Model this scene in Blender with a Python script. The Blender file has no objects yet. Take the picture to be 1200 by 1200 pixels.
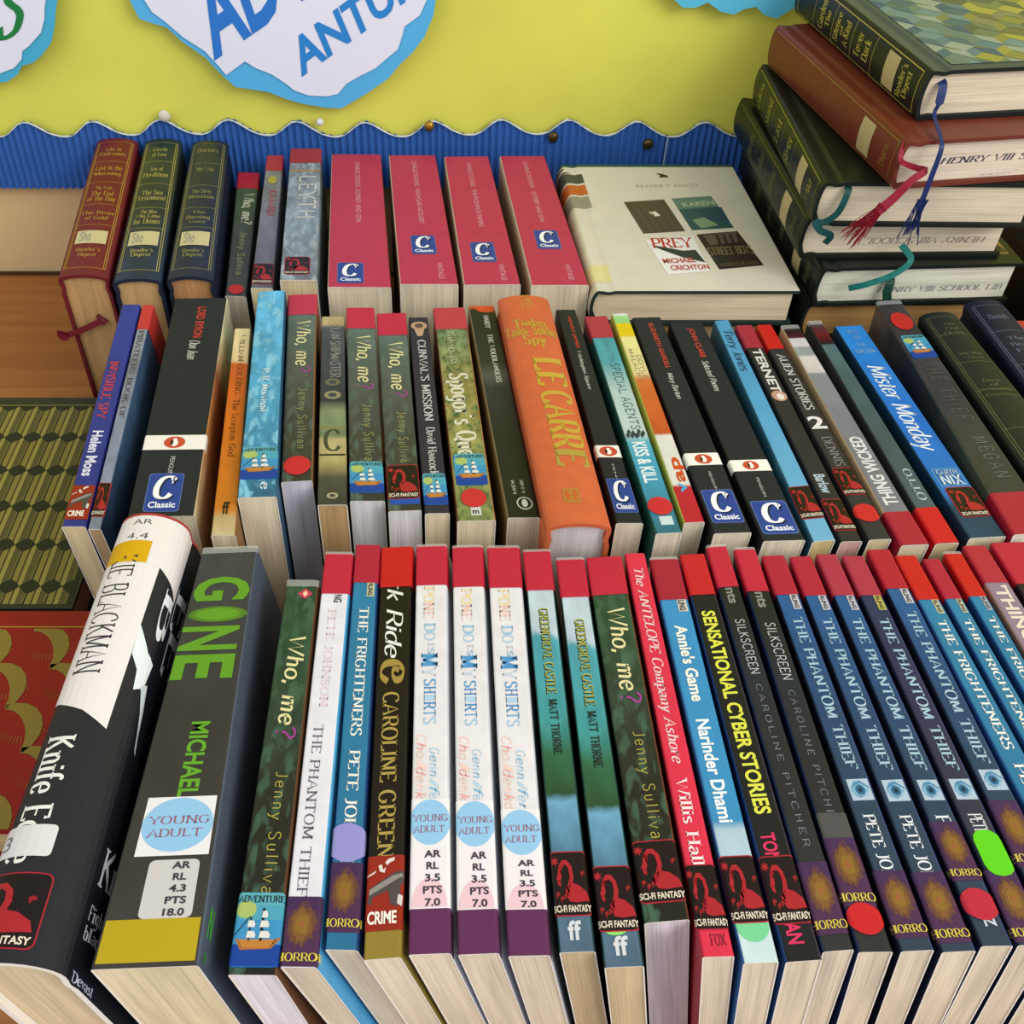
import bpy, math, random
from mathutils import Vector

# ------------------------------------------------------------------ camera, light, exposure
F = 1180.0; PU, PV = 520.0, 600.0
TH = math.atan(1160.0 / F); CT, ST = math.cos(TH), math.sin(TH)
H = 0.498                                   # camera height above the table top
sc = bpy.context.scene
cd = bpy.data.cameras.new('camera'); cam = bpy.data.objects.new('camera', cd); sc.collection.objects.link(cam)
cam.location = (0, 0, H); cam.rotation_euler = (math.pi / 2 - TH, 0, 0)
cd.sensor_width = 36; cd.lens = F / 1200 * 36; cd.shift_x = (600 - PU) / 1200; cd.clip_start = .01
sc.camera = cam
w = bpy.data.worlds.new('world'); sc.world = w; w.use_nodes = True
w.node_tree.nodes['Background'].inputs[0].default_value = (.86, .9, 1, 1)
w.node_tree.nodes['Background'].inputs[1].default_value = .75
def area(name, loc, target, sx, sy, power, col):
    l = bpy.data.lights.new(name, 'AREA'); l.shape = 'RECTANGLE'; l.size = sx; l.size_y = sy; l.energy = power; l.color = col
    o = bpy.data.objects.new(name, l); sc.collection.objects.link(o); o.location = loc
    o.rotation_euler = (Vector(target) - Vector(loc)).to_track_quat('-Z', 'Y').to_euler(); return o
area('window_and_fill_light', (1.5, -.75, 1.5), (.05, .5, .1), 1.5, 1.3, 34, (1, .985, .97))
area('window_and_fill_light', (-1.5, -1.2, 1.6), (0, .45, .1), 1.6, 1.2, 9, (.93, .97, 1))  # added weak fill from the left; only the lamp above is the window
sc.view_settings.view_transform = 'Standard'; sc.view_settings.look = 'None'
sc.view_settings.gamma = 1; sc.view_settings.use_curve_mapping = False; sc.view_settings.exposure = 0.14

# ------------------------------------------------------------------ helpers
def alpha(v): return TH + math.atan((v - PV) / F)
def ray(u, v):
    x = (u - PU) / F; y = (v - PV) / F
    return x, CT - y * ST, -ST - y * CT
def at_z(u, v, z):
    x, y, d = ray(u, v); k = (z - H) / d
    return (x * k, y * k)
WALL = H / math.tan(alpha(320))
def at_wall(u, v, off=0.0):
    x, y, d = ray(u, v); k = (WALL - off) / y
    return (x * k, WALL - off, H + d * k)
def lin(c):
    return tuple((x / 12.92 if x <= .04045 else ((x + .055) / 1.055) ** 2.4) for x in c)
def rgb(c):
    if isinstance(c, str):
        c = c.lstrip('#'); return tuple(int(c[i:i + 2], 16) / 255 for i in (0, 2, 4))
    return c
MC = {}
def mat(col, rough=.45, coat=0.0, metal=0.0, noise=0.0, scale=60.0, name='print', sheen=0):
    key = (col, rough, coat, metal, noise, scale)
    if key in MC: return MC[key]
    m = bpy.data.materials.new(name); m.use_nodes = True; nt = m.node_tree; b = nt.nodes['Principled BSDF']
    b.inputs['Roughness'].default_value = rough; b.inputs['Coat Weight'].default_value = coat * .35; b.inputs['Specular IOR Level'].default_value = .2
    b.inputs['Coat Roughness'].default_value = .25; b.inputs['Metallic'].default_value = metal
    c = (*lin(rgb(col)), 1)
    if noise > 0:
        tc = nt.nodes.new('ShaderNodeTexCoord'); n = nt.nodes.new('ShaderNodeTexNoise'); n.inputs['Scale'].default_value = scale
        n.inputs['Detail'].default_value = 4
        r = nt.nodes.new('ShaderNodeMapRange'); r.inputs[1].default_value = .3; r.inputs[2].default_value = .7
        r.inputs[3].default_value = 1 - noise; r.inputs[4].default_value = 1 + noise
        v = nt.nodes.new('ShaderNodeVectorMath'); v.operation = 'SCALE'; v.inputs[0].default_value = c[:3]
        nt.links.new(tc.outputs['Object'], n.inputs['Vector']); nt.links.new(n.outputs['Fac'], r.inputs[0])
        nt.links.new(r.outputs[0], v.inputs['Scale']); nt.links.new(v.outputs[0], b.inputs['Base Color'])
    else: b.inputs['Base Color'].default_value = c
    MC[key] = m; return m
def art(stops, L, noise=.25, scale=(90, 40), rough=.38, coat=.35, blot=None, distort=0.0):
    """printed cover: colour ramp along the spine (0 = tail, 1 = head), broken up by printed blotches"""
    key = (str(stops), round(L, 3), noise, scale, rough, coat, str(blot), distort)
    if key in MC: return MC[key]
    m = bpy.data.materials.new('printed_cover'); m.use_nodes = True; nt = m.node_tree; N = nt.nodes; K = nt.links
    b = N['Principled BSDF']; b.inputs['Roughness'].default_value = rough; b.inputs['Coat Weight'].default_value = coat * .35; b.inputs['Specular IOR Level'].default_value = .2
    b.inputs['Coat Roughness'].default_value = .22
    uv = N.new('ShaderNodeUVMap'); uv.uv_map = 'UVMap'
    sx = N.new('ShaderNodeSeparateXYZ'); K.new(uv.outputs[0], sx.inputs[0])
    mp = N.new('ShaderNodeMapping'); mp.inputs['Scale'].default_value = (scale[0], scale[1], 1); K.new(uv.outputs[0], mp.inputs[0])
    n = N.new('ShaderNodeTexNoise'); n.inputs['Scale'].default_value = 1; n.inputs['Detail'].default_value = 5; K.new(mp.outputs[0], n.inputs['Vector'])
    dv = N.new('ShaderNodeMath'); dv.operation = 'DIVIDE'; dv.inputs[1].default_value = L; K.new(sx.outputs[1], dv.inputs[0])
    ad = N.new('ShaderNodeMath'); ad.operation = 'MULTIPLY_ADD'; ad.inputs[1].default_value = distort; K.new(n.outputs['Fac'], ad.inputs[0]); K.new(dv.outputs[0], ad.inputs[2])
    sb = N.new('ShaderNodeMath'); sb.operation = 'SUBTRACT'; sb.inputs[1].default_value = distort / 2; K.new(ad.outputs[0], sb.inputs[0])
    r = N.new('ShaderNodeValToRGB'); e = r.color_ramp.elements
    while len(e) > 1: e.remove(e[0])
    e[0].position = stops[0][0]; e[0].color = (*lin(rgb(stops[0][1])), 1)
    for p, c in stops[1:]:
        q = e.new(p); q.color = (*lin(rgb(c)), 1)
    K.new(sb.outputs[0], r.inputs[0])
    src = r.outputs[0]
    if blot:
        n2 = N.new('ShaderNodeTexNoise'); n2.inputs['Scale'].default_value = 1.7; n2.inputs['Detail'].default_value = 6
        n2.inputs['Distortion'].default_value = .8; K.new(mp.outputs[0], n2.inputs['Vector'])
        mr = N.new('ShaderNodeMapRange'); mr.inputs[1].default_value = .5; mr.inputs[2].default_value = .62; K.new(n2.outputs['Fac'], mr.inputs[0])
        mx = N.new('ShaderNodeMix'); mx.data_type = 'RGBA'; K.new(mr.outputs[0], mx.inputs['Factor']); K.new(src, mx.inputs['A'])
        mx.inputs['B'].default_value = (*lin(rgb(blot)), 1); src = mx.outputs['Result']
    if noise:
        mr = N.new('ShaderNodeMapRange'); mr.inputs[1].default_value = .3; mr.inputs[2].default_value = .7
        mr.inputs[3].default_value = 1 - noise; mr.inputs[4].default_value = 1 + noise; K.new(n.outputs['Fac'], mr.inputs[0])
        v = N.new('ShaderNodeVectorMath'); v.operation = 'SCALE'; K.new(src, v.inputs[0]); K.new(mr.outputs[0], v.inputs['Scale']); src = v.outputs[0]
    K.new(src, b.inputs['Base Color']); MC[key] = m; return m
def paper(col, amp=.22):
    key = ('paper', col)
    if key in MC: return MC[key]
    m = bpy.data.materials.new('page_edges'); m.use_nodes = True; nt = m.node_tree; N = nt.nodes; K = nt.links
    b = N['Principled BSDF']; b.inputs['Roughness'].default_value = .85
    uv = N.new('ShaderNodeUVMap'); uv.uv_map = 'UVMap'
    mp = N.new('ShaderNodeMapping'); mp.inputs['Scale'].default_value = (1900, 14, 1); K.new(uv.outputs[0], mp.inputs[0])
    n = N.new('ShaderNodeTexNoise'); n.inputs['Scale'].default_value = 1; n.inputs['Detail'].default_value = 3; K.new(mp.outputs[0], n.inputs['Vector'])
    mp2 = N.new('ShaderNodeMapping'); mp2.inputs['Scale'].default_value = (160, 12, 1); K.new(uv.outputs[0], mp2.inputs[0])
    n2 = N.new('ShaderNodeTexNoise'); n2.inputs['Scale'].default_value = 1; n2.inputs['Detail'].default_value = 3; K.new(mp2.outputs[0], n2.inputs['Vector'])
    a = N.new('ShaderNodeMath'); a.operation = 'ADD'; K.new(n.outputs['Fac'], a.inputs[0]); K.new(n2.outputs['Fac'], a.inputs[1])
    mr = N.new('ShaderNodeMapRange'); mr.inputs[1].default_value = .7; mr.inputs[2].default_value = 1.3
    mr.inputs[3].default_value = 1 - amp * 1.4; mr.inputs[4].default_value = 1 + amp * .6; K.new(a.outputs[0], mr.inputs[0])
    v = N.new('ShaderNodeVectorMath'); v.operation = 'SCALE'; v.inputs[0].default_value = lin(rgb(col)); K.new(mr.outputs[0], v.inputs['Scale'])
    K.new(v.outputs[0], b.inputs['Base Color'])
    bp = N.new('ShaderNodeBump'); bp.inputs['Strength'].default_value = .35; bp.inputs['Distance'].default_value = .0003
    K.new(n.outputs['Fac'], bp.inputs['Height']); K.new(bp.outputs[0], b.inputs['Normal'])
    MC[key] = m; return m
def clear():
    if 'clear' in MC: return MC['clear']
    m = bpy.data.materials.new('clear_plastic'); m.use_nodes = True; b = m.node_tree.nodes['Principled BSDF']
    b.inputs['Base Color'].default_value = (.75, .77, .74, 1); b.inputs['Roughness'].default_value = .15; b.inputs['Alpha'].default_value = .3
    MC['clear'] = m; return m

def link(name, verts, faces, mats, fm=None, parent=None, origin=(0, 0, 0), uvs=None, smooth=False):
    me = bpy.data.meshes.new(name); me.from_pydata([(x - origin[0], y - origin[1], z - origin[2]) for x, y, z in verts], [], faces)
    for m in mats: me.materials.append(m)
    if fm: me.polygons.foreach_set('material_index', fm)
    if uvs:
        ul = me.uv_layers.new(name='UVMap'); i = 0
        fl = []
        for f in me.polygons:
            for vi in f.vertices: fl.extend(uvs[vi])
        ul.data.foreach_set('uv', fl)
    if smooth: me.polygons.foreach_set('use_smooth', [True] * len(me.polygons))
    me.update()
    o = bpy.data.objects.new(name, me); sc.collection.objects.link(o)
    if parent is not None: o.parent = parent
    return o
def thing(name, label, cat, loc=(0, 0, 0), group=None):
    o = bpy.data.objects.new(name, None); sc.collection.objects.link(o); o.location = loc; o.empty_display_size = .01
    o['label'] = label; o['category'] = cat
    if group: o['group'] = group
    return o
def tag(o, label, cat, group=None, kind=None):
    o['label'] = label; o['category'] = cat
    if group: o['group'] = group
    if kind: o['kind'] = kind
    return o
def box(name, x0, x1, y0, y1, z0, z1, m, parent=None, origin=(0, 0, 0)):
    v = [(x, y, z) for z in (z0, z1) for y in (y0, y1) for x in (x0, x1)]
    f = [(0, 2, 3, 1), (4, 5, 7, 6), (0, 1, 5, 4), (2, 6, 7, 3), (0, 4, 6, 2), (1, 3, 7, 5)]
    return link(name, v, f, [m], parent=parent, origin=origin)

# ------------------------------------------------------------------ lettering
G = {
'A': (7, '0,0 3.5,10 7,0;1.3,3.6 5.7,3.6'), 'B': (6.4, '1,0 1,10;~1,10 3.6,10 5.2,8.9 5.2,6.6 3.6,5.3 1,5.3;~1,5.3 4,5.3 6,4.2 6,1.3 4,0 1,0'),
'C': (7, '~6.5,8.2 5.2,9.7 3.4,10 1.2,8.6 .3,5 1.2,1.4 3.4,0 5.4,.4 6.6,2'), 'D': (7, '1,0 1,10;~1,10 4,10 6.4,8.2 7,5 6.4,1.8 4,0 1,0'),
'E': (6, '1,0 1,10;1,9.8 5.8,9.8 5.8,8.4;1,5.2 4.8,5.2;1,.2 6,.2 6,1.8'), 'F': (6, '1,0 1,10;1,9.8 5.8,9.8 5.8,8.4;1,5.2 4.8,5.2'),
'G': (7.5, '~6.5,8.2 5.2,9.7 3.4,10 1.2,8.6 .3,5 1.2,1.4 3.4,0 5.4,.4 6.6,2;6.6,1.5 6.6,4.6;5,4.4 7.4,4.4'), 'H': (7.5, '1,0 1,10;6.5,0 6.5,10;1,5.2 6.5,5.2'),
'I': (2, '1,0 1,10'), 'J': (4, '~3,10 3,2.5 2.4,.4 1,-.4 0,.2'), 'K': (7, '1,0 1,10;6,10 1,4.6;2.6,6 6.6,0'), 'L': (6, '1,0 1,10;1,.2 5.8,.2 5.8,1.8'),
'M': (9, '1,0 1,10;1,10 4.5,1;4.5,1 8,10;8,10 8,0'), 'N': (8, '1,0 1,10;1,10 7,0;7,0 7,10'), 'O': (7.6, '~3.8,10 1.4,8.8 .3,5 1.4,1.2 3.8,0 6.2,1.2 7.3,5 6.2,8.8 3.8,10'),
'P': (6, '1,0 1,10;~1,10 4,10 5.8,8.8 5.8,6 4,4.7 1,4.7'), 'Q': (7.6, '~3.8,10 1.4,8.8 .3,5 1.4,1.2 3.8,0 6.2,1.2 7.3,5 6.2,8.8 3.8,10;4.2,2 7.8,-1.8'),
'R': (6.8, '1,0 1,10;~1,10 4,10 5.8,8.8 5.8,6 4,4.8 1,4.8;3.6,4.8 6.8,0'), 'S': (5.6, '~5,8.4 4,9.8 2.6,10 .9,9 .8,6.9 2.4,5.6 3.8,4.8 5,3.4 4.8,1.1 3,0 1.4,.2 .4,1.8'),
'T': (7, '3.5,0 3.5,10;0,8.6 0,9.8 7,9.8 7,8.6'), 'U': (8, '~1,10 1,3 2,.6 4,0 6,.6 7,3 7,10'), 'V': (7, '0,10 3.5,0 7,10'), 'W': (10, '0,10 2.7,0 5,9 7.3,0 10,10'),
'X': (7, '.3,10 6.7,0;6.7,10 .3,0'), 'Y': (7, '0,10 3.5,4.8 7,10;3.5,4.8 3.5,0'), 'Z': (6.6, '.5,9.8 6.3,9.8 .3,.2 6.5,.2'),
'a': (5, '~.8,5.6 2.4,6.6 4,5.6 4.2,3.6 4.2,0;~4.2,3.8 2,3.6 .4,2 1.4,0 3,.2 4.2,1.4'), 'b': (5.4, '1,10 1,0;~1,5 3,6.6 5,5.2 5.2,2.8 4.2,.2 2.6,-.1 1,1.2'),
'c': (4.8, '~4.4,5.3 2.8,6.5 .9,5.4 .4,3.2 1.2,.6 2.8,-.1 4.5,1.2'), 'd': (5.4, '4.6,10 4.6,0;~4.6,5.4 3,6.6 .9,5.4 .4,3 1.2,.4 3,-.1 4.6,1.4'),
'e': (5, '.5,3.5 4.5,3.5;~4.5,3.5 4.2,5.8 2.5,6.6 .8,5.4 .4,3 1.4,.4 3,-.1 4.5,1.2'), 'f': (3.2, '~3.6,9.4 2.4,10 1.4,8.6 1.4,7 1.4,0;0,6.4 3.2,6.4'),
'g': (5.2, '~4.4,5.4 2.8,6.6 .8,5.4 .5,3 1.6,.9 3,.8 4.4,2;~4.4,6.5 4.4,1 4.2,-2 2.4,-3.2 .6,-2.4'), 'h': (5.4, '1,10 1,0;~1,5 2.8,6.6 4.4,5.6 4.6,3.6 4.6,0'),
'i': (2, '1,6.5 1,0;1,8.4 1,9.4'), 'j': (2, '~1.4,6.5 1.4,-1 .9,-2.8 -.4,-3;1.4,8.4 1.4,9.4'), 'k': (5, '1,10 1,0;4.4,6.4 1,2.8;2,3.8 4.8,0'), 'l': (2, '1,10 1,0'),
'm': (8.2, '1,6.5 1,0;~1,5 2.6,6.6 3.9,5.8 4.1,4 4.1,0;~4.1,5 5.7,6.6 7,5.8 7.2,4 7.2,0'), 'n': (5.6, '1,6.5 1,0;~1,5 2.8,6.6 4.4,5.6 4.6,3.6 4.6,0'),
'o': (5.4, '~2.7,6.6 .9,5.5 .4,3.2 .9,1 2.7,-.1 4.5,1 5,3.2 4.5,5.5 2.7,6.6'), 'p': (5.4, '1,6.5 1,-3.2;~1,5 3,6.6 5,5.2 5.2,2.8 4.2,.2 2.6,-.1 1,1.2'),
'q': (5.4, '4.6,6.5 4.6,-3.2;~4.6,5.4 3,6.6 .9,5.4 .4,3 1.2,.4 3,-.1 4.6,1.4'), 'r': (3.8, '1,6.5 1,0;~1,4.6 2.2,6.3 3.6,6.3'),
's': (4.2, '~3.7,5.6 2.3,6.6 .9,5.9 .8,4.4 2,3.5 3.4,2.6 3.8,1.2 2.4,-.1 .5,.8'), 't': (3.4, '~1.5,8.8 1.5,1.2 2.2,0 3.4,.6;0,6.4 3.2,6.4'),
'u': (5.4, '~1,6.5 1,2 2,.1 3.4,.2 4.4,1.6;4.4,6.5 4.4,0'), 'v': (4.8, '.2,6.5 2.4,0 4.6,6.5'), 'w': (7, '.2,6.5 1.9,0 3.5,6 5.1,0 6.8,6.5'), 'x': (4.8, '.3,6.5 4.5,0;4.5,6.5 .3,0'),
'y': (4.8, '.2,6.5 2.5,0;~4.6,6.5 2.5,0 1.4,-2.8 .2,-3'), 'z': (4.6, '.4,6.3 4.2,6.3 .3,.2 4.4,.2'),
"'": (1.6, '.8,10 .8,8.2'), ',': (1.6, '.8,1 .3,-1.6'), '.': (1.6, '.8,.9 .8,-.1'), '?': (5, '~.6,8.4 2,10 4.2,9.4 4.6,7.4 2.6,5 2.4,3;2.4,1 2.4,0'),
'&': (7, '~6.6,4.4 4.6,.8 2.4,0 .5,1.6 1.2,4 3.4,6 4,8.6 2.6,10 1.2,8.4 2.4,5.6 6.6,0'), '-': (3, '.4,4 2.6,4'), '@': (7.6, '~6.6,3 4.6,.2 2,.2 .3,2.6 .6,7 3,9.8 5.6,9 6.2,6.6 4,5 2.2,6 2.6,8'),
' ': (3.4, ''),
}
def smoothed(p, n=4):
    o = []
    for i in range(len(p) - 1):
        a = p[max(i - 1, 0)]; b = p[i]; c = p[i + 1]; d = p[min(i + 2, len(p) - 1)]
        if p[0] == p[-1]:
            if i == 0: a = p[-2]
            if i == len(p) - 2: d = p[1]
        for k in range(n):
            t = k / n
            o.append(tuple(.5 * ((2 * b[j]) + (c[j] - a[j]) * t + (2 * a[j] - 5 * b[j] + 4 * c[j] - d[j]) * t * t + (3 * b[j] - a[j] - 3 * c[j] + d[j]) * t ** 3) for j in (0, 1)))
    o.append(p[-1]); return o
def stroke_text(s, wt=1.3, thin=.5, serif=True, slant=0.0, gap=1.3, mono=0):
    """broad-nib lettering: returns polygons, width and cap height (10 units)"""
    polys = []; x0 = 0
    for ch in s:
        if ch not in G: ch = ' '
        w_, d = G[ch]
        if mono: off = (mono - w_) / 2
        else: off = 0
        for st in (d.split(';') if d else []):
            cur = st[0] == '~'; p = [tuple(map(float, q.split(','))) for q in st.lstrip('~').split()]
            ends = (p[0], p[1]), (p[-1], p[-2])
            if cur: p = smoothed(p)
            L = []; R = []
            for i, (x, y) in enumerate(p):
                a = p[max(i - 1, 0)]; b = p[min(i + 1, len(p) - 1)]
                if p[0] == p[-1] and i in (0, len(p) - 1): a, b = p[-2], p[1]
                dx, dy = b[0] - a[0], b[1] - a[1]; l = math.hypot(dx, dy) or 1; nx, ny = -dy / l, dx / l
                hw = math.hypot(wt * nx, thin * ny) / 2
                if 0 < i < len(p) - 1 and not cur: hw *= 1.15
                L.append((x + nx * hw, y + ny * hw)); R.append((x - nx * hw, y - ny * hw))
            for i in range(len(p) - 1): polys.append([(x0 + off + q[0], q[1]) for q in (L[i], L[i + 1], R[i + 1], R[i])])
            if serif:
                for (e, f) in ends:
                    if abs(e[0] - f[0]) < abs(e[1] - f[1]) * .75 and (abs(e[1]) < .1 or abs(e[1] - 10) < .1 or abs(e[1] - 6.5) < .1 or e[1] < -3):
                        y = e[1]; sg = 1 if f[1] > e[1] else -1; hw = wt / 2 + .75; h_ = .55
                        polys.append([(x0 + off + e[0] - hw, y), (x0 + off + e[0] + hw, y), (x0 + off + e[0] + hw, y + sg * h_), (x0 + off + e[0] - hw, y + sg * h_)])
        x0 += (mono or w_) + gap
    polys = [[(x + slant * y, y) for x, y in q] for q in polys]
    return polys, x0 - gap, 10.0
SC = {}
def sans_text(s, bold=.0):
    key = (s, bold)
    if key in SC: return SC[key]
    c = bpy.data.curves.new('t', 'FONT'); c.body = s; c.size = 1; c.resolution_u = 3; c.offset = bold
    o = bpy.data.objects.new('t', c); sc.collection.objects.link(o)
    dg = bpy.context.evaluated_depsgraph_get(); ev = o.evaluated_get(dg); me = ev.to_mesh()
    pol = [[(me.vertices[i].co.x * 14, me.vertices[i].co.y * 14) for i in f.vertices] for f in me.polygons]
    xs = [p[0] for q in pol for p in q]; x0 = min(xs); w_ = max(xs) - x0
    pol = [[(x - x0, y) for x, y in q] for q in pol]
    ev.to_mesh_clear(); bpy.data.objects.remove(o); bpy.data.curves.remove(c)
    SC[key] = (pol, w_, 10.0); return SC[key]
def text(s, font):
    if font == 'serif': return stroke_text(s, 1.7, .6)
    if font == 'thin': return stroke_text(s, 1.2, .45)
    if font == 'bserif': return stroke_text(s, 2.5, .8, gap=1.8)
    if font == 'line': return stroke_text(s, .9, .9, False, gap=1.8)
    if font == 'fine': return stroke_text(s, .7, .7, False, gap=2.4)
    if font == 'pen': return stroke_text(s, 1.4, 1.0, False, slant=.12, gap=1.2)
    if font == 'wide': return stroke_text(s, .8, .7, False, gap=4)
    if font == 'script': return stroke_text(s, 1.3, .6, False, slant=.22, gap=.5)
    if font == 'bscript': return stroke_text(s, 1.9, .8, False, slant=.12, gap=1.2)
    if font == 'iserif': return stroke_text(s, 1.6, .6, True, slant=.2, gap=1.2)
    if font == 'bold': return sans_text(s, .028)
    if font == 'black': return sans_text(s, .05)
    return sans_text(s)

# ------------------------------------------------------------------ books
class Outline:
    """cover cross-section, arc-length parametrised; s = 0 in the middle of the spine"""
    def __init__(self, w, h, r=.0012, bulge=0.0, groove=False):
        hf = []                                        # right half from the spine middle to the fore-edge
        if bulge > 0:
            n = 7
            for i in range(n + 1):
                f = i / n; x = w / 2 * math.sin(f * math.pi / 2 * .98); z = h - bulge * (1 - math.cos(f * math.pi / 2)); hf.append((x, z))
            if groove: hf += [(w / 2 - .0002, h - bulge - .003), (w / 2 - .0008, h - bulge - .006), (w / 2 - .0008, h - bulge - .008), (w / 2, h - bulge - .011)]
        else:
            hf.append((0, h))
            for i in range(4):
                a = i / 3 * math.pi / 2; hf.append((w / 2 - r + r * math.sin(a), h - r + r * math.cos(a)))
        hf.append((w / 2, 0))
        self.pts = [(-x, z) for x, z in hf[:0:-1]] + hf
        c = len(hf) - 1; S = [0.0]
        for i in range(1, len(self.pts)): S.append(S[-1] + math.dist(self.pts[i], self.pts[i - 1]))
        self.S = [s - S[c] for s in S]
        k = 8 if bulge > 0 else 3
        self.half = self.S[c + (7 if bulge > 0 else 2)]
        self.w, self.h, self.bulge = w, h, bulge
        self.N = []
        for i in range(len(self.pts)):
            a = self.pts[max(i - 1, 0)]; b = self.pts[min(i + 1, len(self.pts) - 1)]
            dx, dz = b[0] - a[0], b[1] - a[1]; l = math.hypot(dx, dz); self.N.append((-dz / l, dx / l))
    def P(self, s, off):
        S = self.S; s = min(max(s, S[0]), S[-1]); i = 0
        lo, hi = 0, len(S) - 2
        while lo < hi:
            m = (lo + hi + 1) // 2
            if S[m] <= s: lo = m
            else: hi = m - 1
        i = lo; t = (s - S[i]) / (S[i + 1] - S[i])
        nx = self.N[i][0] * (1 - t) + self.N[i + 1][0] * t; nz = self.N[i][1] * (1 - t) + self.N[i + 1][1] * t; l = math.hypot(nx, nz)
        return (self.pts[i][0] * (1 - t) + self.pts[i + 1][0] * t + nx / l * off, self.pts[i][1] * (1 - t) + self.pts[i + 1][1] * t + nz / l * off)
def clip(poly, c, keep_ge):
    out = []
    for i in range(len(poly)):
        a = poly[i - 1]; b = poly[i]; ia = (a[0] >= c) == keep_ge or a[0] == c; ib = (b[0] >= c) == keep_ge or b[0] == c
        if ia != ib:
            t = (c - a[0]) / (b[0] - a[0]); out.append((c, a[1] + (b[1] - a[1]) * t))
        if ib: out.append(b)
    return out
class Decal:
    """flat print lying on the cover; polygons in (s, y) metres"""
    def __init__(self, book, name, parent=None, off=.00012, rough=.35, coat=.3):
        self.b = book; self.name = name; self.v = []; self.f = []; self.fm = []; self.m = []; self.off = off; self.parent = parent or book.root
        self.rough = rough; self.coat = coat
    def mi(self, col):
        m = mat(col, self.rough, self.coat) if not isinstance(col, bpy.types.Material) else col
        if m not in self.m: self.m.append(m)
        return self.m.index(m)
    def poly(self, pts, col, layer=0):
        S = self.b.o.S; x0 = min(p[0] for p in pts); x1 = max(p[0] for p in pts); mi = self.mi(col)
        ar = sum(pts[i - 1][0] * pts[i][1] - pts[i][0] * pts[i - 1][1] for i in range(len(pts)))
        if ar < 0: pts = pts[::-1]
        for i in range(len(S) - 1):
            if S[i + 1] < x0 or S[i] > x1: continue
            q = pts
            if x0 < S[i]: q = clip(q, S[i], True)
            if q and x1 > S[i + 1]: q = clip(q, S[i + 1], False)
            if len(q) < 3: continue
            k = len(self.v)
            for s, y in q:
                y = min(max(y, 0), self.b.L)
                x, z = self.b.o.P(s, self.off + layer * .00006); self.v.append(self.b.W(x, y, z))
            self.f.append(tuple(range(k, k + len(q)))); self.fm.append(mi)
    def rect(self, s0, s1, y0, y1, col, layer=0): self.poly([(s0, y0), (s1, y0), (s1, y1), (s0, y1)], col, layer)
    def rrect(self, s0, s1, y0, y1, r, col, layer=0):
        p = []
        for cx, cy, a in ((s1 - r, y1 - r, 0), (s0 + r, y1 - r, 90), (s0 + r, y0 + r, 180), (s1 - r, y0 + r, 270)):
            for k in range(4):
                t = math.radians(a + 30 * k); p.append((cx + r * math.cos(t), cy + r * math.sin(t)))
        self.poly(p, col, layer)
    def ell(self, s, y, rx, ry, col, layer=0, n=28):
        self.poly([(s + rx * math.cos(2 * math.pi * i / n), y + ry * math.sin(2 * math.pi * i / n)) for i in range(n)], col, layer)
    def unit(self, box_, pts, col, layer=0):
        s0, s1, y0, y1 = box_; self.poly([(s0 + (s1 - s0) * a, y0 + (y1 - y0) * b) for a, b in pts], col, layer)
    def text(self, t, s0, s1, y0, y1, font, col, layer=1, down=True, flip=False):
        """down: reads from head to tail, letter tops to the right; box = (s0..s1, y0..y1)"""
        pol, w_, h_ = text(t, font)
        for q in pol:
            if down:
                pts = [(s0 + (s1 - s0) * y / h_, y1 - (y1 - y0) * x / w_) for x, y in q]
                if flip: pts = [(s0 + s1 - a, y0 + y1 - b) for a, b in pts]
            else: pts = [(s0 + (s1 - s0) * x / w_, y0 + (y1 - y0) * y / h_) for x, y in q]
            self.poly(pts, col, layer)
    def done(self):
        return link(self.name, self.v, self.f, self.m, self.fm, self.parent, self.b.org) if self.v else None

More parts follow.
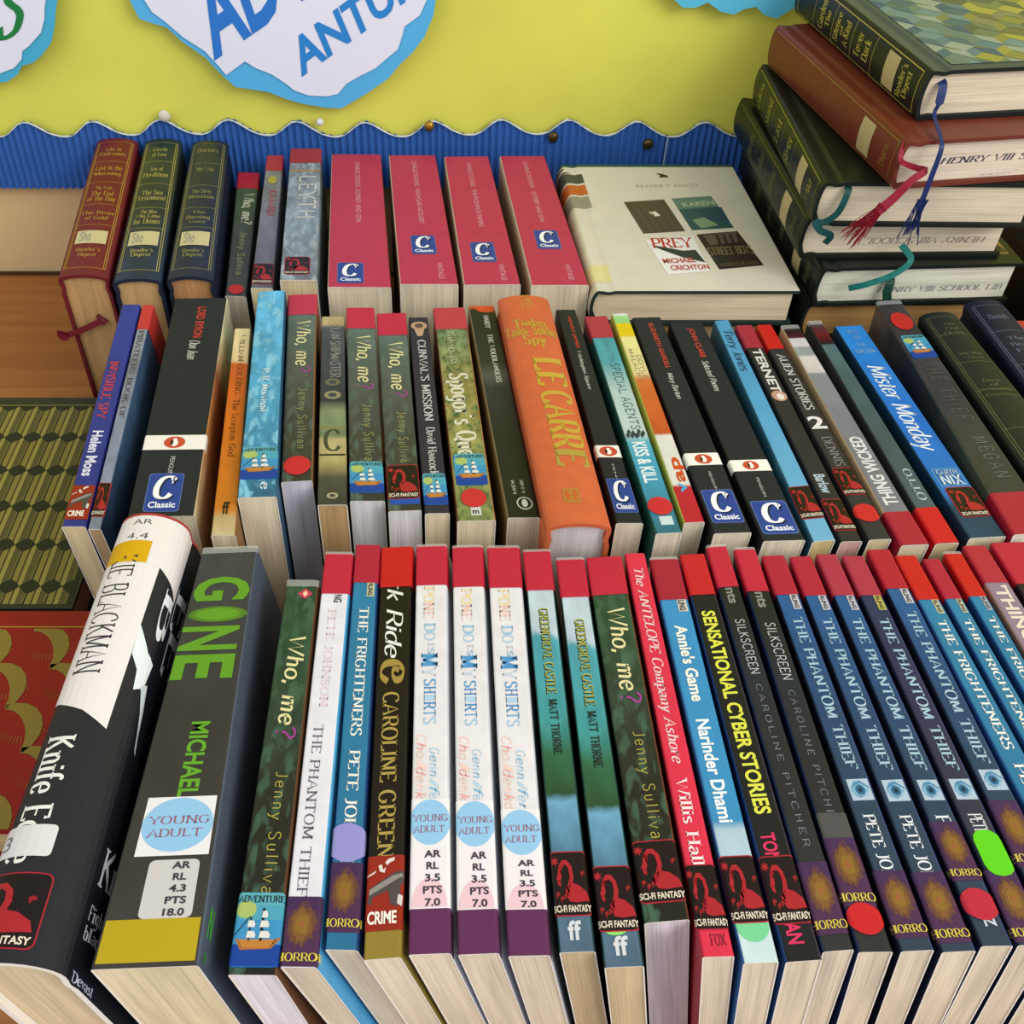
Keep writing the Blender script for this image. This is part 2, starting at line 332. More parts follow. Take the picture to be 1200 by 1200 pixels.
class Book:
    def __init__(self, label, W, o, L, org, mats, pages, kind='paperback_book', group=None, hard=False, inset=None, jacket=False, splay=0):
        self.W, self.o, self.L, self.org = W, o, L, org
        self.root = thing(kind, label, 'book', org, group)
        t = .0024 if hard else .0005
        P = o.pts; n = len(P)
        inner = [o.P(s, -t) for s in o.S]
        # cover shell
        v = []; uv = []
        for y in (0, L):
            for ring in (P, inner):
                for i, (x, z) in enumerate(ring): v.append(W(x, y, z)); uv.append((o.S[i], y))
        f = []; fm = []
        A, B, C_, D_ = 0, n, 2 * n, 3 * n
        for i in range(n - 1):
            mid = (o.S[i] + o.S[i + 1]) / 2
            k = 1 if mid < -o.half - 1e-6 else (2 if mid > o.half + 1e-6 else 0)
            f.append((A + i, A + i + 1, C_ + i + 1, C_ + i)); fm.append(k)
            f.append((B + i, D_ + i, D_ + i + 1, B + i + 1)); fm.append(3)
            f.append((A + i, B + i, B + i + 1, A + i + 1)); fm.append(3)
            f.append((C_ + i, C_ + i + 1, D_ + i + 1, D_ + i)); fm.append(k if hard else 3)
        for i in (0, n - 1): f.append((A + i, C_ + i, D_ + i, B + i)); fm.append(3)
        self.cover = link('cover', v, f, mats, fm, self.root, org, uv, smooth=False)
        for p in self.cover.data.polygons: p.use_smooth = False
        # page block
        ins = .003 if hard else .0004
        xs = o.w / 2 - t - .0001; top = o.h - t - .0003
        m = 9; ring = []
        dip = o.bulge * .85
        for i in range(m):
            fx = -1 + 2 * i / (m - 1); z = top - dip * (1 - math.cos(abs(fx) * math.pi / 2)) - (0 if hard else 0)
            ring.append((xs * fx, z))
        zb = .003 if hard else .0006
        v = []; uv = []
        levels = [0, .25, .5, .75, 1]
        for y in (ins, L - ins):
            for lv in levels:
                for (x, z) in ring: v.append(W(x, y, zb + (z - zb) * lv)); uv.append((x + random.Random(label).random(), zb + (z - zb) * lv))
        f = []; K = m * len(levels)
        for j in range(len(levels) - 1):
            for i in range(m - 1):
                a = j * m + i; f.append((a, a + 1, a + m + 1, a + m)); f.append((K + a, K + a + m, K + a + m + 1, K + a + 1))
            a = j * m; f.append((a, a + m, K + a + m, K + a)); a = j * m + m - 1; f.append((a, K + a, K + a + m, a + m))
        for i in range(m - 1): f.append((i, K + i, K + i + 1, i + 1)); a = K - m + i; f.append((a, a + 1, K + a + 1, K + a))
        self.pages = link('page_block', v, f, [paper(pages)], None, self.root, org, uv)
        if jacket:
            d = []; fc = []
            pp = [(s, i) for i, s in enumerate(o.S) if abs(s) <= o.half + .0015]
            ss = sorted({round(s, 6) for s, _ in pp} | {-o.half - .0015, o.half + .0015})
            for s in ss:
                for y, of in ((L - .003, .0002), (L + .0011, .0003), (L + .0011, -.0001)):
                    x, z = o.P(s, of); d.append(W(x, y, z))
            for i in range(len(ss) - 1):
                for k in (0, 1): a = 3 * i + k; fc.append((a, a + 3, a + 4, a + 1))
            link('plastic_sleeve', d, fc, [clear()], None, self.root, org)

# spine-up book from the four corners of its spine in the photograph
class Spine(Book):
    def __init__(self, label, HL, HR, TL, TR, h=.129, slope=None, spine='#202020', left=None, right=None, pages='#e9dcc0', group=None,
                 hard=False, bulge=0.0, jacket=False, inner='#e8e2d4', kind=None, gap=.0004, far=0.0, **art_kw):
        tl, tr, hl, hr = (at_z(*p, h) for p in (TL, TR, HL, HR))
        ty = (tl[1] + tr[1]) / 2; hy = (hl[1] + hr[1]) / 2 + far
        sk = max(-.03, min(.03, (tr[1] - tl[1]) * .5))
        tl, tr, hl, hr = (tl[0] + gap, ty - sk / 2), (tr[0] - gap, ty + sk / 2), (hl[0] + gap, hy - sk / 2), (hr[0] - gap, hy + sk / 2)
        prev = BK[-1] if BK and BK[-1].root.get('group') == group else None
        if prev:
            pr = lambda yy, z: prev.W(prev.o.w / 2, min(max(yy - prev.ty, 0), prev.L), min(z, prev.h))[0] + .0009
            tl = (max(tl[0], pr(ty, h)), tl[1]); hl = (max(hl[0], pr(hy, h)), hl[1])
        wd = ((tr[0] - tl[0]) + (hr[0] - hl[0])) / 2; L = hy - ty
        lean = 0
        if slope is not None:
            vb = PV + F * math.tan(math.atan2(H, ty) - TH)
            lean = at_z(TL[0] + slope * (vb - TL[1]), vb, 0)[0] - (tl[0])
        if prev:
            need = max(pr(ty, 0) - tl[0], pr(hy, 0) - hl[0])
            if lean < need and need - lean < .03: lean = need
        self.lean = lean; self.ty, self.hy, self.h = ty, hy, h
        org = ((tl[0] + tr[0]) / 2 + lean, ty, 0)
        def W(x, y, z):
            t = y / L; u = x / wd + .5
            lx = tl[0] * (1 - t) + hl[0] * t; rx = tr[0] * (1 - t) + hr[0] * t
            return (lx * (1 - u) + rx * u + lean * (1 - z / h), ty + y + sk * (u - .5), z)
        o = Outline(wd, h, r=min(.0012, wd * .12), bulge=bulge, groove=hard)
        def mk(c, co=.35):
            if isinstance(c, list): return art(c, L, **art_kw)
            if isinstance(c, bpy.types.Material): return c
            return mat(c, .5, co * .6, noise=.06, scale=120)
        m0 = mk(spine); ms = [m0, mk(left) if left else m0, mk(right) if right else m0, mat(inner, .7)]
        super().__init__(label, W, o, L, org, ms, pages, kind or ('hardback_book' if hard else 'paperback_book'), group, hard, jacket=jacket)
        self.foot = [(W(-wd / 2, y, z)[0], W(wd / 2, y, z)[0]) for y, z in ((0, h), (0, 0), (L, h), (L, 0))]
    def y(self, v):
        return H_y(v, self.h) - self.ty
    def s(self, f): return f * 2 * self.o.half
    def tape(self, v, col='#b8203c', tail=False, wrap=.006, rough=.4):
        d = Decal(self, 'colour_tape', off=.00026, rough=rough); hf = self.o.half + wrap
        if tail: d.rect(-hf, hf, 0, self.y(v), col)
        else: d.rect(-hf, hf, self.y(v), self.L, col)
        d.done(); return self
    def band(self, v0, v1, col, name='printed_band', s0=-.5, s1=.5, wrap=0, layer=0, rough=.4):
        d = Decal(self, name, off=.00006, rough=rough); d.rect(self.s(s0) - wrap, self.s(s1) + wrap, self.y(v1), self.y(v0), col, layer); d.done(); return self
    def T(self, t, v0, v1, a, b, font, col, name='title_lettering', flip=False, layer=1):
        """text reading down the spine between photograph rows v0..v1, across fractions a..b of the spine"""
        d = Decal(self, name); d.text(t, self.s(a), self.s(b), self.y(v1), self.y(v0), font, col, layer=layer, flip=flip); d.done(); return self
    def Hh(self, t, v0, v1, a, b, font, col, name='lettering', layer=1):
        d = Decal(self, name); d.text(t, self.s(a), self.s(b), self.y(v1), self.y(v0), font, col, layer=layer, down=False); d.done(); return self
    def lines(self, rows, font, col, a=-.35, b=.35, name='gilt_lettering', seed=1):
        d = Decal(self, name)
        for t, v0, v1, k in rows: d.text(t, self.s(a * k), self.s(b * k), self.y(v1), self.y(v0), font, col, down=False)
        d.done(); return self
    def dot(self, v0, v1, col, c=0.0, name='round_sticker', rx=None, low=False):
        y1, y0 = self.y(v0), self.y(v1); d = Decal(self, name, off=.00014 if low else .0003); r = (y1 - y0) / 2; d.ell(self.s(c), (y0 + y1) / 2, rx or r, r, col, 0 if low else 3); d.done(); return self
    def stick(self, kind, v0, v1, a=-.5, b=.5, wrap=.0015):
        box_ = (self.s(a) - (wrap if a <= -.45 else 0), self.s(b) + (wrap if b >= .45 else 0), self.y(v1), self.y(v0)); STICK[kind](self, box_); return self
def H_y(v, h): return (H - h) / math.tan(alpha(v))

def st_adv(b, B):
    d = Decal(b, 'genre_sticker', off=.0002); s0, s1, y0, y1 = B; r = min(.0025, (s1 - s0) * .15)
    d.rrect(s0, s1, y0, y1, r, '#1c5ea4', 0)
    d.unit(B, [(.0, .3), (1, .3), (1, .62), (0, .62)], '#3a8cbc', 1); d.unit(B, [(0, .62), (1, .62), (1, .82), (0, .82)], '#4a9cb4', 1)
    d.unit(B, [(0.02, .82), (.98, .82), (.96, .97), (.9, .995), (.1, .995), (.04, .97)], '#58a4b0', 1)
    d.ell(s0 + (s1 - s0) * .24, y0 + (y1 - y0) * .76, (s1 - s0) * .2, (y1 - y0) * .12, '#a4b868', 2, 14)
    wv = [(0, .02), (1, .02), (1, .24)] + [(1 - i / 12, .27 + .03 * math.sin(i * 1.9)) for i in range(13)]
    d.unit(B, wv, '#123f94', 2)
    d.unit(B, [(.08, .38), (.2, .33), (.22, .25), (.75, .25), (.86, .36), (.95, .4), (.92, .34), (.8, .24), (.22, .22), (.14, .32)], '#a8692c', 3)
    d.unit(B, [(.16, .36), (.9, .36), (.78, .25), (.24, .25)], '#b87a36', 3)
    for x in (.34, .56, .58): d.unit(B, [(x, .34), (x + .03, .34), (x + .03, .78 if x > .5 else .66), (x, .78 if x > .5 else .66)], '#101828', 3)
    for x, z, w_ in ((.3, .38, .2), (.3, .52, .17), (.54, .38, .24), (.54, .52, .2), (.56, .65, .13)):
        d.unit(B, [(x, z), (x + w_ * .85, z), (x + w_ * .9, z + .04), (x + w_ * .7, z + .09), (x + w_ * .1, z + .09)], '#d8d8d0', 4)
    d.unit(B, [(.06, .4), (.08, .4), (.34, .66), (.33, .67)], '#101828', 4)
    d.text('ADVENTURE', s0 + (s1 - s0) * .08, s1 - (s1 - s0) * .04, y0 + (y1 - y0) * .86, y1 - (y1 - y0) * .05, 'serif', '#12202a', 4, down=False); d.done()
def dragon(d, B, col='#a4202a'):
    neck = [(.42, .30), (.55, .45), (.60, .60), (.57, .76), (.46, .86), (.34, .86), (.24, .76), (.20, .62), (.16, .56), (.24, .50), (.30, .60), (.32, .72), (.40, .79), (.48, .74), (.50, .62), (.46, .50), (.34, .36)]
    d.unit(B, neck[:4] + neck[-4:], col, 3); d.unit(B, neck[3:7] + neck[-7:-3], col, 3); d.unit(B, neck[6:13], col, 3)
    d.unit(B, [(.34, .36), (.42, .46), (.55, .50), (.72, .46), (.88, .36), (.93, .22), (.62, .20), (.45, .22)], col, 3)
    d.unit(B, [(.17, .56 + .0), (.2, .47), (.26, .44), (.27, .52)], col, 3)
    c = (.15, .84)
    st = []
    for i in range(14):
        a = i * math.pi / 7; r = .12 if i % 2 else .05; st.append((c[0] + r * math.cos(a), c[1] + r * .7 * math.sin(a)))
    d.unit(B, st, col, 3)
    for x, y in ((.78, .66), (.12, .34), (.22, .28), (.32, .32)):
        d.unit(B, [(x, y), (x + .07, y + .03), (x + .11, y - .02), (x + .05, y - .04), (x + .03, y - .09)], '#8e1c20', 3)
def st_sci(b, B):
    d = Decal(b, 'genre_sticker', off=.0002); s0, s1, y0, y1 = B; r = min(.0028, (s1 - s0) * .15); e = .0005
    d.rrect(s0, s1, y0, y1, r, '#a82030', 0); d.rrect(s0 + e, s1 - e, y0 + e, y1 - e, r - e * .6, '#140c10', 1)
    dragon(d, B)
    d.text('SCI-FI FANTASY', s0 + (s1 - s0) * .05, s1 - (s1 - s0) * .05, y0 + (y1 - y0) * .06, y0 + (y1 - y0) * .16, 'bold', '#ddd0bc', 5, down=False); d.done()
def st_hor(b, B):
    d = Decal(b, 'genre_sticker', off=.0002); s0, s1, y0, y1 = B
    d.rect(s0, s1, y0, y1, '#492a4c', 0); d.unit(B, [(0, .8), (1, .8), (1, 1), (0, 1)], '#40284e', 1); R = random.Random(3)
    for k, (r, c) in enumerate(((.38, '#553244'), (.33, '#66432f'), (.26, '#79552a'), (.17, '#866328'), (.06, '#945a34'))):
        p = []
        for i in range(30):
            a = i * math.pi / 15; q = r * (1 + R.uniform(-.14, .16) * (i % 2 * 2 - 1)); p.append((.5 + q * 1.0 * math.cos(a), .58 + q * .85 * math.sin(a)))
        d.unit(B, p, c, 2 + k)
    wd = s1 - s0
    d.text('HORROR', s0 - wd * .02, s1 + wd * .1, y0 + (y1 - y0) * .07, y0 + (y1 - y0) * .18, 'serif', '#d2c04c', 8, down=False); d.done()
def st_cri(b, B):
    d = Decal(b, 'genre_sticker', off=.0002); s0, s1, y0, y1 = B
    d.rect(s0, s1, y0, y1, '#8e2416', 0)
    d.unit(B, [(.1, .36), (.2, .34), (.22, .44), (.6, .52), (.66, .34), (.8, .3), (.9, .34), (.88, .56), (.98, .66), (.96, .78), (.74, .76), (.16, .56)], '#4c4644', 2)
    d.unit(B, [(.14, .46), (.8, .66), (.94, .7), (.92, .74), (.72, .72), (.14, .54)], '#8b8580', 3)
    for p in ([(.34, .86), (.42, .88), (.46, .8), (.52, .84), (.5, .76), (.38, .78)], [(.5, .9), (.58, .95), (.74, .97), (.72, .92), (.62, .9), (.56, .86)], [(.06, .7), (.12, .74), (.3, .8), (.26, .76)]): d.unit(B, p, '#d9cfc6', 3)
    d.unit(B, [(.82, .34), (.92, .3), (.94, .44), (.84, .46)], '#c9c4c0', 3)
    d.text('CRIME', s0 + (s1 - s0) * .12, s1 - (s1 - s0) * .18, y0 + (y1 - y0) * .09, y0 + (y1 - y0) * .25, 'bold', '#f3e9dc', 4, down=False); d.done()
def st_cla(b, B):
    d = Decal(b, 'classic_sticker', off=.0002); s0, s1, y0, y1 = B; r = (s1 - s0) * .1
    d.rrect(s0, s1, y0, y1, r, '#5c70a8', 0); e = (s1 - s0) * .025; d.rrect(s0 + e, s1 - e, y0 + e, y1 - e, r, '#24408f', 1)
    w_, h_ = s1 - s0, y1 - y0
    for dx, dy, c, l in ((.05, -.03, '#0d1738', 3), (0, 0, '#f0f2f4', 4)):
        pol, pw, ph = stroke_text('C', 2.4, .8, False, slant=.16)
        pol += stroke_text('I', .1, .1, False)[0][:0]
        for q in pol: d.poly([(s0 + w_ * (.2 + dx + .5 * x / pw), y0 + h_ * (.34 + dy + .56 * y / ph)) for x, y in q], c, l)
        d.unit(B, [(.68 + dx, .72 + dy), (.72 + dx, .72 + dy), (.76 + dx, .9 + dy), (.72 + dx, .9 + dy)], c, l)
    d.text('Classic', s0 + w_ * .12, s1 - w_ * .12, y0 + h_ * .1, y0 + h_ * .25, 'bold', '#e6eaf4', 4, down=False); d.done()
def st_yad(b, B):
    s0, s1, y0, y1 = B; d = Decal(b, 'age_sticker', off=.0002); d.rect(s0, s1, y0, y1, '#e4e2e4', 0)
    w_, h_ = s1 - s0, y1 - y0; d.ell((s0 + s1) / 2, (y0 + y1) / 2 + h_ * .02, w_ * .5, h_ * .46, '#8fc0e2', 1)
    d.text('YOUNG', s0 + w_ * .1, s1 - w_ * .06, y0 + h_ * .53, y0 + h_ * .66, 'thin', '#9a5668', 3, down=False)
    d.text('ADULT', s0 + w_ * .12, s1 - w_ * .14, y0 + h_ * .31, y0 + h_ * .44, 'thin', '#9a5668', 3, down=False); d.done()
def ar_label(rows, pink=True, base='#e6dfe2', a=.35, bb=.8, pv=.7):
    def f(b, B):
        s0, s1, y0, y1 = B; d = Decal(b, 'level_label', off=.00025); w_, h_ = s1 - s0, y1 - y0
        d.rrect(s0, s1, y0, y1, .0008 if pink else .002, base, 0)
        if pink: d.unit(B, [(.08 + .42 * (1 - math.cos(i * math.pi / 12)), .02 + .48 * math.sin(i * math.pi / 12)) for i in range(13)], '#e3bfc8', 1)
        n = len(rows)
        for i, (t, k) in enumerate(rows):
            yc = y1 - h_ * (i + .5) / n; c = s0 + w_ * (a + bb) / 2
            d.text(t, c - w_ * (bb - a) / 2 * k, c + w_ * (bb - a) / 2 * k, yc - h_ * .06, yc + h_ * .06, 'bold', '#3a3540', 3, down=False)
        d.done()
    return f
def st_pen(b, B):
    d = Decal(b, 'publisher_band', off=.0001); s0, s1, y0, y1 = B; d.rect(s0 - .004, s1 + .004, y0, y1, '#ece9e2', 0)
    c = (s0 + s1) / 2; m = (y0 + y1) / 2; q = (y1 - y0) * .4
    d.ell(c, m, q * 1.2, q, '#c04a34', 1)
    d.ell(c, m - q * .12, q * .42, q * .56, '#f4efe6', 2); d.ell(c + q * .05, m + q * .42, q * .24, q * .24, '#f4efe6', 3); d.ell(c - q * .28, m - q * .05, q * .16, q * .46, '#2a1a18', 3)
    d.done()
STICK = {'adv': st_adv, 'sci': st_sci, 'hor': st_hor, 'cri': st_cri, 'cla': st_cla, 'yad': st_yad,
         'ar': ar_label([('AR', .9), ('RL', .65), ('3.5', .8), ('PTS', 1), ('7.0', .8)]),
         'ar2': ar_label([('AR', .9), ('RL', .65), ('4.3', .8), ('PTS', 1), ('18.0', 1)], False, '#c8c4c2', .45, .85), 'pen': st_pen}

RED, RED2, RED3 = '#a81c38', '#bc181c', '#a42e46'
CREAM, WHITE, BROWN = '#dccdb0', '#e6e0e2', '#c09a68'

exec_rows = []
# ------------------------------------------------------------------ setting
def wood():
    m = bpy.data.materials.new('orange_wood'); m.use_nodes = True; nt = m.node_tree; N = nt.nodes; K = nt.links; b = N['Principled BSDF']
    tc = N.new('ShaderNodeTexCoord'); mp = N.new('ShaderNodeMapping'); mp.inputs['Scale'].default_value = (3, 60, 60); K.new(tc.outputs['Object'], mp.inputs[0])
    n = N.new('ShaderNodeTexNoise'); n.inputs['Scale'].default_value = 1.6; n.inputs['Detail'].default_value = 6; n.inputs['Distortion'].default_value = .4; K.new(mp.outputs[0], n.inputs['Vector'])
    r = N.new('ShaderNodeValToRGB'); r.color_ramp.elements[0].position = .3; r.color_ramp.elements[1].position = .75
    r.color_ramp.elements[0].color = (*lin(rgb('#9a5c26')), 1); r.color_ramp.elements[1].color = (*lin(rgb('#b5763a')), 1)
    K.new(n.outputs['Fac'], r.inputs[0]); K.new(r.outputs[0], b.inputs['Base Color']); b.inputs['Roughness'].default_value = .35
    return m
WOOD = wood()
o = box('wall_back', -1.6, 2.2, WALL, WALL + .1, -.75, 1.8, mat('#dcbf8a', .7, noise=.05, scale=8)); o['kind'] = 'structure'; o['label'] = 'cream painted wall behind the books'
o = box('floor', -1.6, 2.2, -1.8, WALL + .1, -.77, -.75, mat('#8a8278', .6, noise=.1, scale=6)); o['kind'] = 'structure'
t = thing('table', 'long orange-brown wood-grain table carrying all the books', 'table', (.2, .4, -.75))
box('tabletop', -1.1, 1.6, -.06, WALL - .001, -.025, 0, WOOD, t, (.2, .4, -.75))
for x in (-1.05, 1.5):
    for y in (0, WALL - .08): box('leg', x, x + .05, y, y + .05, -.75, -.025, WOOD, t, (.2, .4, -.75))
for zz, nm in ((.0, 'back_rail'),): box(nm, -1.1, 1.6, WALL - .004, WALL - .001, 0, .0025, mat('#4a3220', .6), t, (.2, .4, -.75))

# yellow backing paper on the wall, with gentle waves
YEL = mat('#dedb5a', .6, noise=.05, scale=14)
def sheet(name, x0, x1, z0, z1, y, m, nx=90, nz=20, amp=.0012):
    v = []; f = []
    for j in range(nz + 1):
        for i in range(nx + 1):
            x = x0 + (x1 - x0) * i / nx; z = z0 + (z1 - z0) * j / nz
            v.append((x, y + amp * (math.sin(x * 17 + z * 9) + .5 * math.sin(x * 41 - z * 23)), z))
    for j in range(nz):
        for i in range(nx): a = j * (nx + 1) + i; f.append((a, a + 1, a + nx + 2, a + nx + 1))
    return link(name, v, f, [m], smooth=True)
o = sheet('backing_paper', -1.2, 1.5, .115, .9, WALL - .004, YEL); tag(o, 'yellow backing paper covering the display board on the wall', 'paper')
# blue corrugated border
zb = at_wall(0, 213)[2]; zt = at_wall(0, 145)[2]
amp = .0062; per = 79 / 1.0
X0 = at_wall(32, 130)[0]; PERX = at_wall(32 + 79.5, 130)[0] - X0
def bwave(x):
    c = (x - X0) / PERX * 2 * math.pi
    return zt + amp * (math.cos(c) + .13 * math.cos(2 * c + .6)) + .0012 * math.sin(x * 23)
cor = .0058
v = []; f = []; nx = 2300; rows = (0, .25, .5, .75, 1); xs = [-1.2 + 2.7 * i / nx for i in range(nx + 1)]
v2 = []
for x in xs:
    ph = (x + .002 * math.sin(x * 31)) / cor * 2 * math.pi; yy = WALL - .0085 - .0017 * math.sin(ph) - .0007 * math.sin(x * 13)
    ztop = bwave(x)
    for k in rows: v.append((x, yy - (.003 * (1 - k)), zb + (ztop - zb) * k))
for i in range(nx):
    for k in range(len(rows) - 1): a = i * len(rows) + k; f.append((a, a + len(rows), a + len(rows) + 1, a + 1))
root = thing('border_strip', 'royal blue corrugated card border with a wavy top edge along the wall', 'border', (0, WALL, zb))
BL = mat('#3462a8', .5, noise=.06, scale=40)
link('corrugated_card', v, f, [BL], None, root, (0, WALL, zb), smooth=True)
v = []; f = []
for i, x in enumerate(xs[::4]):
    z = bwave(x); jit = .0004 * math.sin(x * 700) + .0004 * math.sin(x * 333)
    v += [(x, WALL - .0111, z - .0003), (x, WALL - .0111, z + .0003 + jit), (x, WALL - .0095, z + .0003 + jit)]
for i in range(len(xs[::4]) - 1):
    for k in (0, 1): a = 3 * i + k; f.append((a, a + 3, a + 4, a + 1))
link('cut_edge', v, f, [mat('#d8dcdc', .7)], None, root, (0, WALL, zb))
xs_ = at_wall(771, 200)[0]; ys_ = WALL - .0135
link('card_seam', [(xs_, ys_, zb + .001), (xs_ + .0012, ys_, zb + .001), (xs_ + .0022, ys_ + .003, zb + .045), (xs_ + .001, ys_ + .003, zb + .045)], [(0, 1, 2, 3)], [mat('#9fb4c8', .6)], None, root, (0, WALL, zb))
# pins
def pin(u, v_, r, col, label, metal=0.0, rough=.3):
    x, y, z = at_wall(u, v_, .011); vs = []; fs = []; n = 16
    prof = [(0, .0), (r * .55, .0002), (r * .9, .0012), (r, .0028), (r * .8, .004), (r * .25, .0042), (r * .2, .009)]
    for k, (rr, d) in enumerate(prof):
        for i in range(n): a = 2 * math.pi * i / n; vs.append((x + rr * math.cos(a), y - .004 + d, z + rr * math.sin(a)))
    for k in range(len(prof) - 1):
        for i in range(n): a = k * n + i; b_ = k * n + (i + 1) % n; fs.append((a, a + n, b_ + n, b_))
    o = link('drawing_pin', vs, fs, [mat(col, rough, 0, metal)], origin=(x, y, z), smooth=True); o.location = (x, y, z)
    tag(o, label, 'pin', 'drawing pins in the blue border')
pin(193, 135, .0050, '#d8d0bc', 'large cream drawing pin in a wave crest above the dark blue hardback')
pin(375, 142, .0032, '#dfe0dc', 'small white drawing pin near the crest above the crimson paperbacks, left end')
pin(503, 147, .0042, '#b08a34', 'shiny brass drawing pin above the gap between second and third crimson paperbacks', .8)
pin(648, 160, .0046, '#5a4a28', 'dull dark brass drawing pin above the fourth crimson paperback', .7)
pin(759, 168, .0046, '#5a4c2c', 'dull brown brass drawing pin above the white-jacketed flat hardback', .7)

# paper clouds: outline in wall coordinates, real sheets standing off the wall
def cloud(name, label, outer, inner, blue, words):
    P0 = at_wall(*outer[0], .01); root = thing(name, label, 'sign', (P0[0], WALL, P0[2]))
    org = (P0[0], WALL, P0[2])
    def sheet_(nm, pts, off, col, th):
        n = len(pts); A = []; cx = sum(at_wall(*p, off)[0] for p in pts) / n
        for k in (0, 1):
            for p in pts:
                q = at_wall(*p, off); A.append((q[0], q[1] + k * th, q[2]))
        fs = [tuple(range(n))[::-1], tuple(range(n, 2 * n))] + [(i, (i + 1) % n, n + (i + 1) % n, n + i) for i in range(n)]
        return link(nm, A, fs, [mat(col, .55)], None, root, org)
    sheet_('blue_backing', outer, .016, blue, .0006); sheet_('white_card', inner, .0172, '#e6e8f0', .0006)
    for (nm, t, font, col, ox, oy, ax, ay, ux, uy) in words:
        pol, w_, h_ = text(t, font); vs = []; fs = []; tot = w_ / h_
        for q in pol:
            ar = sum(q[i - 1][0] * q[i][1] - q[i][0] * q[i - 1][1] for i in range(len(q)))
            if ar < 0: q = q[::-1]
            k = len(vs)
            for x, y in q: vs.append(at_wall(ox + ax * x / 10 + ux * y / 10, oy + ay * x / 10 + uy * y / 10, .0176))
            fs.append(tuple(range(k, k + len(q))))
        link(nm, vs, fs, [mat(col, .5)], None, root, org)
cloud('cloud_sign', 'large white paper cloud with light blue edge and slanting blue capitals, top centre-left',
      [(128, -95), (146, -40), (152, 0), (163, 22), (178, 27), (195, 32), (215, 50), (240, 67), (262, 90), (276, 102), (290, 104), (315, 108), (335, 116), (352, 121), (380, 126), (400, 127), (412, 120), (432, 108), (455, 92), (468, 76), (482, 63), (497, 44), (508, 18), (514, -25), (490, -80), (420, -115), (330, -105), (240, -125), (180, -115)],
      [(170, -90), (160, -40), (166, -5), (178, 14), (193, 25), (215, 44), (240, 60), (255, 76), (265, 88), (276, 80), (287, 72), (300, 80), (318, 87), (332, 96), (345, 106), (362, 112), (384, 113), (396, 110), (406, 98), (420, 90), (440, 80), (454, 68), (466, 58), (472, 40), (474, 31), (492, 18), (500, 0), (502, -25), (480, -70), (420, -100), (330, -92), (240, -108), (190, -100)],
      '#58b4e2', [('large_lettering', 'ADVENTURE', 'bold', '#2f78c8', 250, 68, 42, -29, -30, -86), ('small_lettering', 'ANTUR', 'bold', '#2f86cc', 353, 89, 29, -21, -16, -38)])
cloud('cloud_sign', 'paper cloud with green letter, cut by the top left corner of the view',
      [(78, -60), (70, -20), (65, 15), (64, 30), (60, 50), (48, 66), (38, 74), (26, 77), (20, 88), (8, 96), (-20, 98), (-60, 90), (-90, 60), (-95, -40), (-40, -90), (30, -95)],
      [(62, -55), (56, -20), (52, 10), (52, 22), (48, 38), (34, 54), (26, 60), (25, 70), (16, 80), (0, 86), (-25, 86), (-55, 78), (-78, 50), (-82, -35), (-38, -78), (26, -82)],
      '#4ab0d0', [('lettering', 'S', 'bscript', '#1f8040', -6, 46, 48, -8, 10, -66)])
cloud('cloud_sign', 'light blue paper cloud edge peeping in beside the tall stack at the top',
      [(765, -60), (770, -20), (800, 9), (815, 9), (830, 3), (845, 14), (860, 17), (872, 11), (886, 8), (896, 18), (910, 22), (930, 10), (960, -30), (940, -80), (850, -100)],
      [(785, -60), (790, -28), (806, -12), (830, -16), (850, -6), (880, -12), (906, -4), (935, -30), (925, -70), (850, -85)], '#5cbcd6', [])

# ------------------------------------------------------------------ front row
FR = 'books in the front row'; MR = 'books in the middle row'; BR = 'books in the back row'
BK = []
def add(b): BK.append(b); return b
whoart = [(0, '#1c1e18'), (.35, '#23261e'), (.55, '#2c3a30'), (.8, '#2c4a34'), (1, '#24382c')]
def who(b, v0, v1, w0, w1, j0, j1, jt='Jenny Sulliva', col='#b4a84a'):
    b.T('Who, me', w0, w1, -.16, .34, 'pen', '#dcd49c'); 
    b.T('?', w1 + (w1 - w0) * .03, w1 + (w1 - w0) * .17, -.2, .34, 'line', '#a03a8c', name='question_mark')
    b.T(jt, j0, j1, -.02, .28, 'fine', col, name='author_lettering')

# 1 black and white thick round-spined book
b = add(Spine('thick round-spined black and white book with red top edge, leftmost of the front row', (134, 600), (214, 603), (-66, 1127), (62, 1130), h=.147, slope=1.2,
              spine='#23242a', left='#26272d', right='#161922', bulge=.012, hard=True, kind='hardback_book', pages='#dcc8a0', group=FR))
d = Decal(b, 'white_panel', off=.0002)
y_ = b.y; s_ = b.s; hs = .62
d.poly([(s_(-hs), y_(815)), (s_(-.3), y_(820)), (s_(.0), y_(832)), (s_(.24), y_(850)), (s_(.26), y_(740)), (s_(.28), y_(658)), (s_(-hs), y_(658))], '#e4dedd', 0)
d.poly([(s_(-hs), y_(659)), (s_(.28), y_(659)), (s_(.62), y_(682)), (s_(.66), b.L), (s_(-hs), b.L)], '#e4dedd', 0)
d.poly([(s_(.26), y_(726)), (s_(.26), y_(760)), (s_(.34), y_(775)), (s_(.5), y_(760)), (s_(.40), y_(752))], '#dfe8ea', 1)
d.poly([(s_(.34), y_(772)), (s_(.36), y_(798)), (s_(.46), y_(790)), (s_(.5), y_(760))], '#dfe8ea', 2)
d.poly([(s_(.42), y_(790)), (s_(.60), y_(850)), (s_(.66), y_(856)), (s_(.50), y_(784))], '#c8d0d4', 3); d.done()
d = Decal(b, 'red_head_edge', off=.0003); d.rect(s_(-.7), s_(.78), b.L - .0016, b.L, '#a83238', 0); d.done()
b.band(633, 658, '#d2a412', 'yellow_tape', -.62, .14, layer=3)
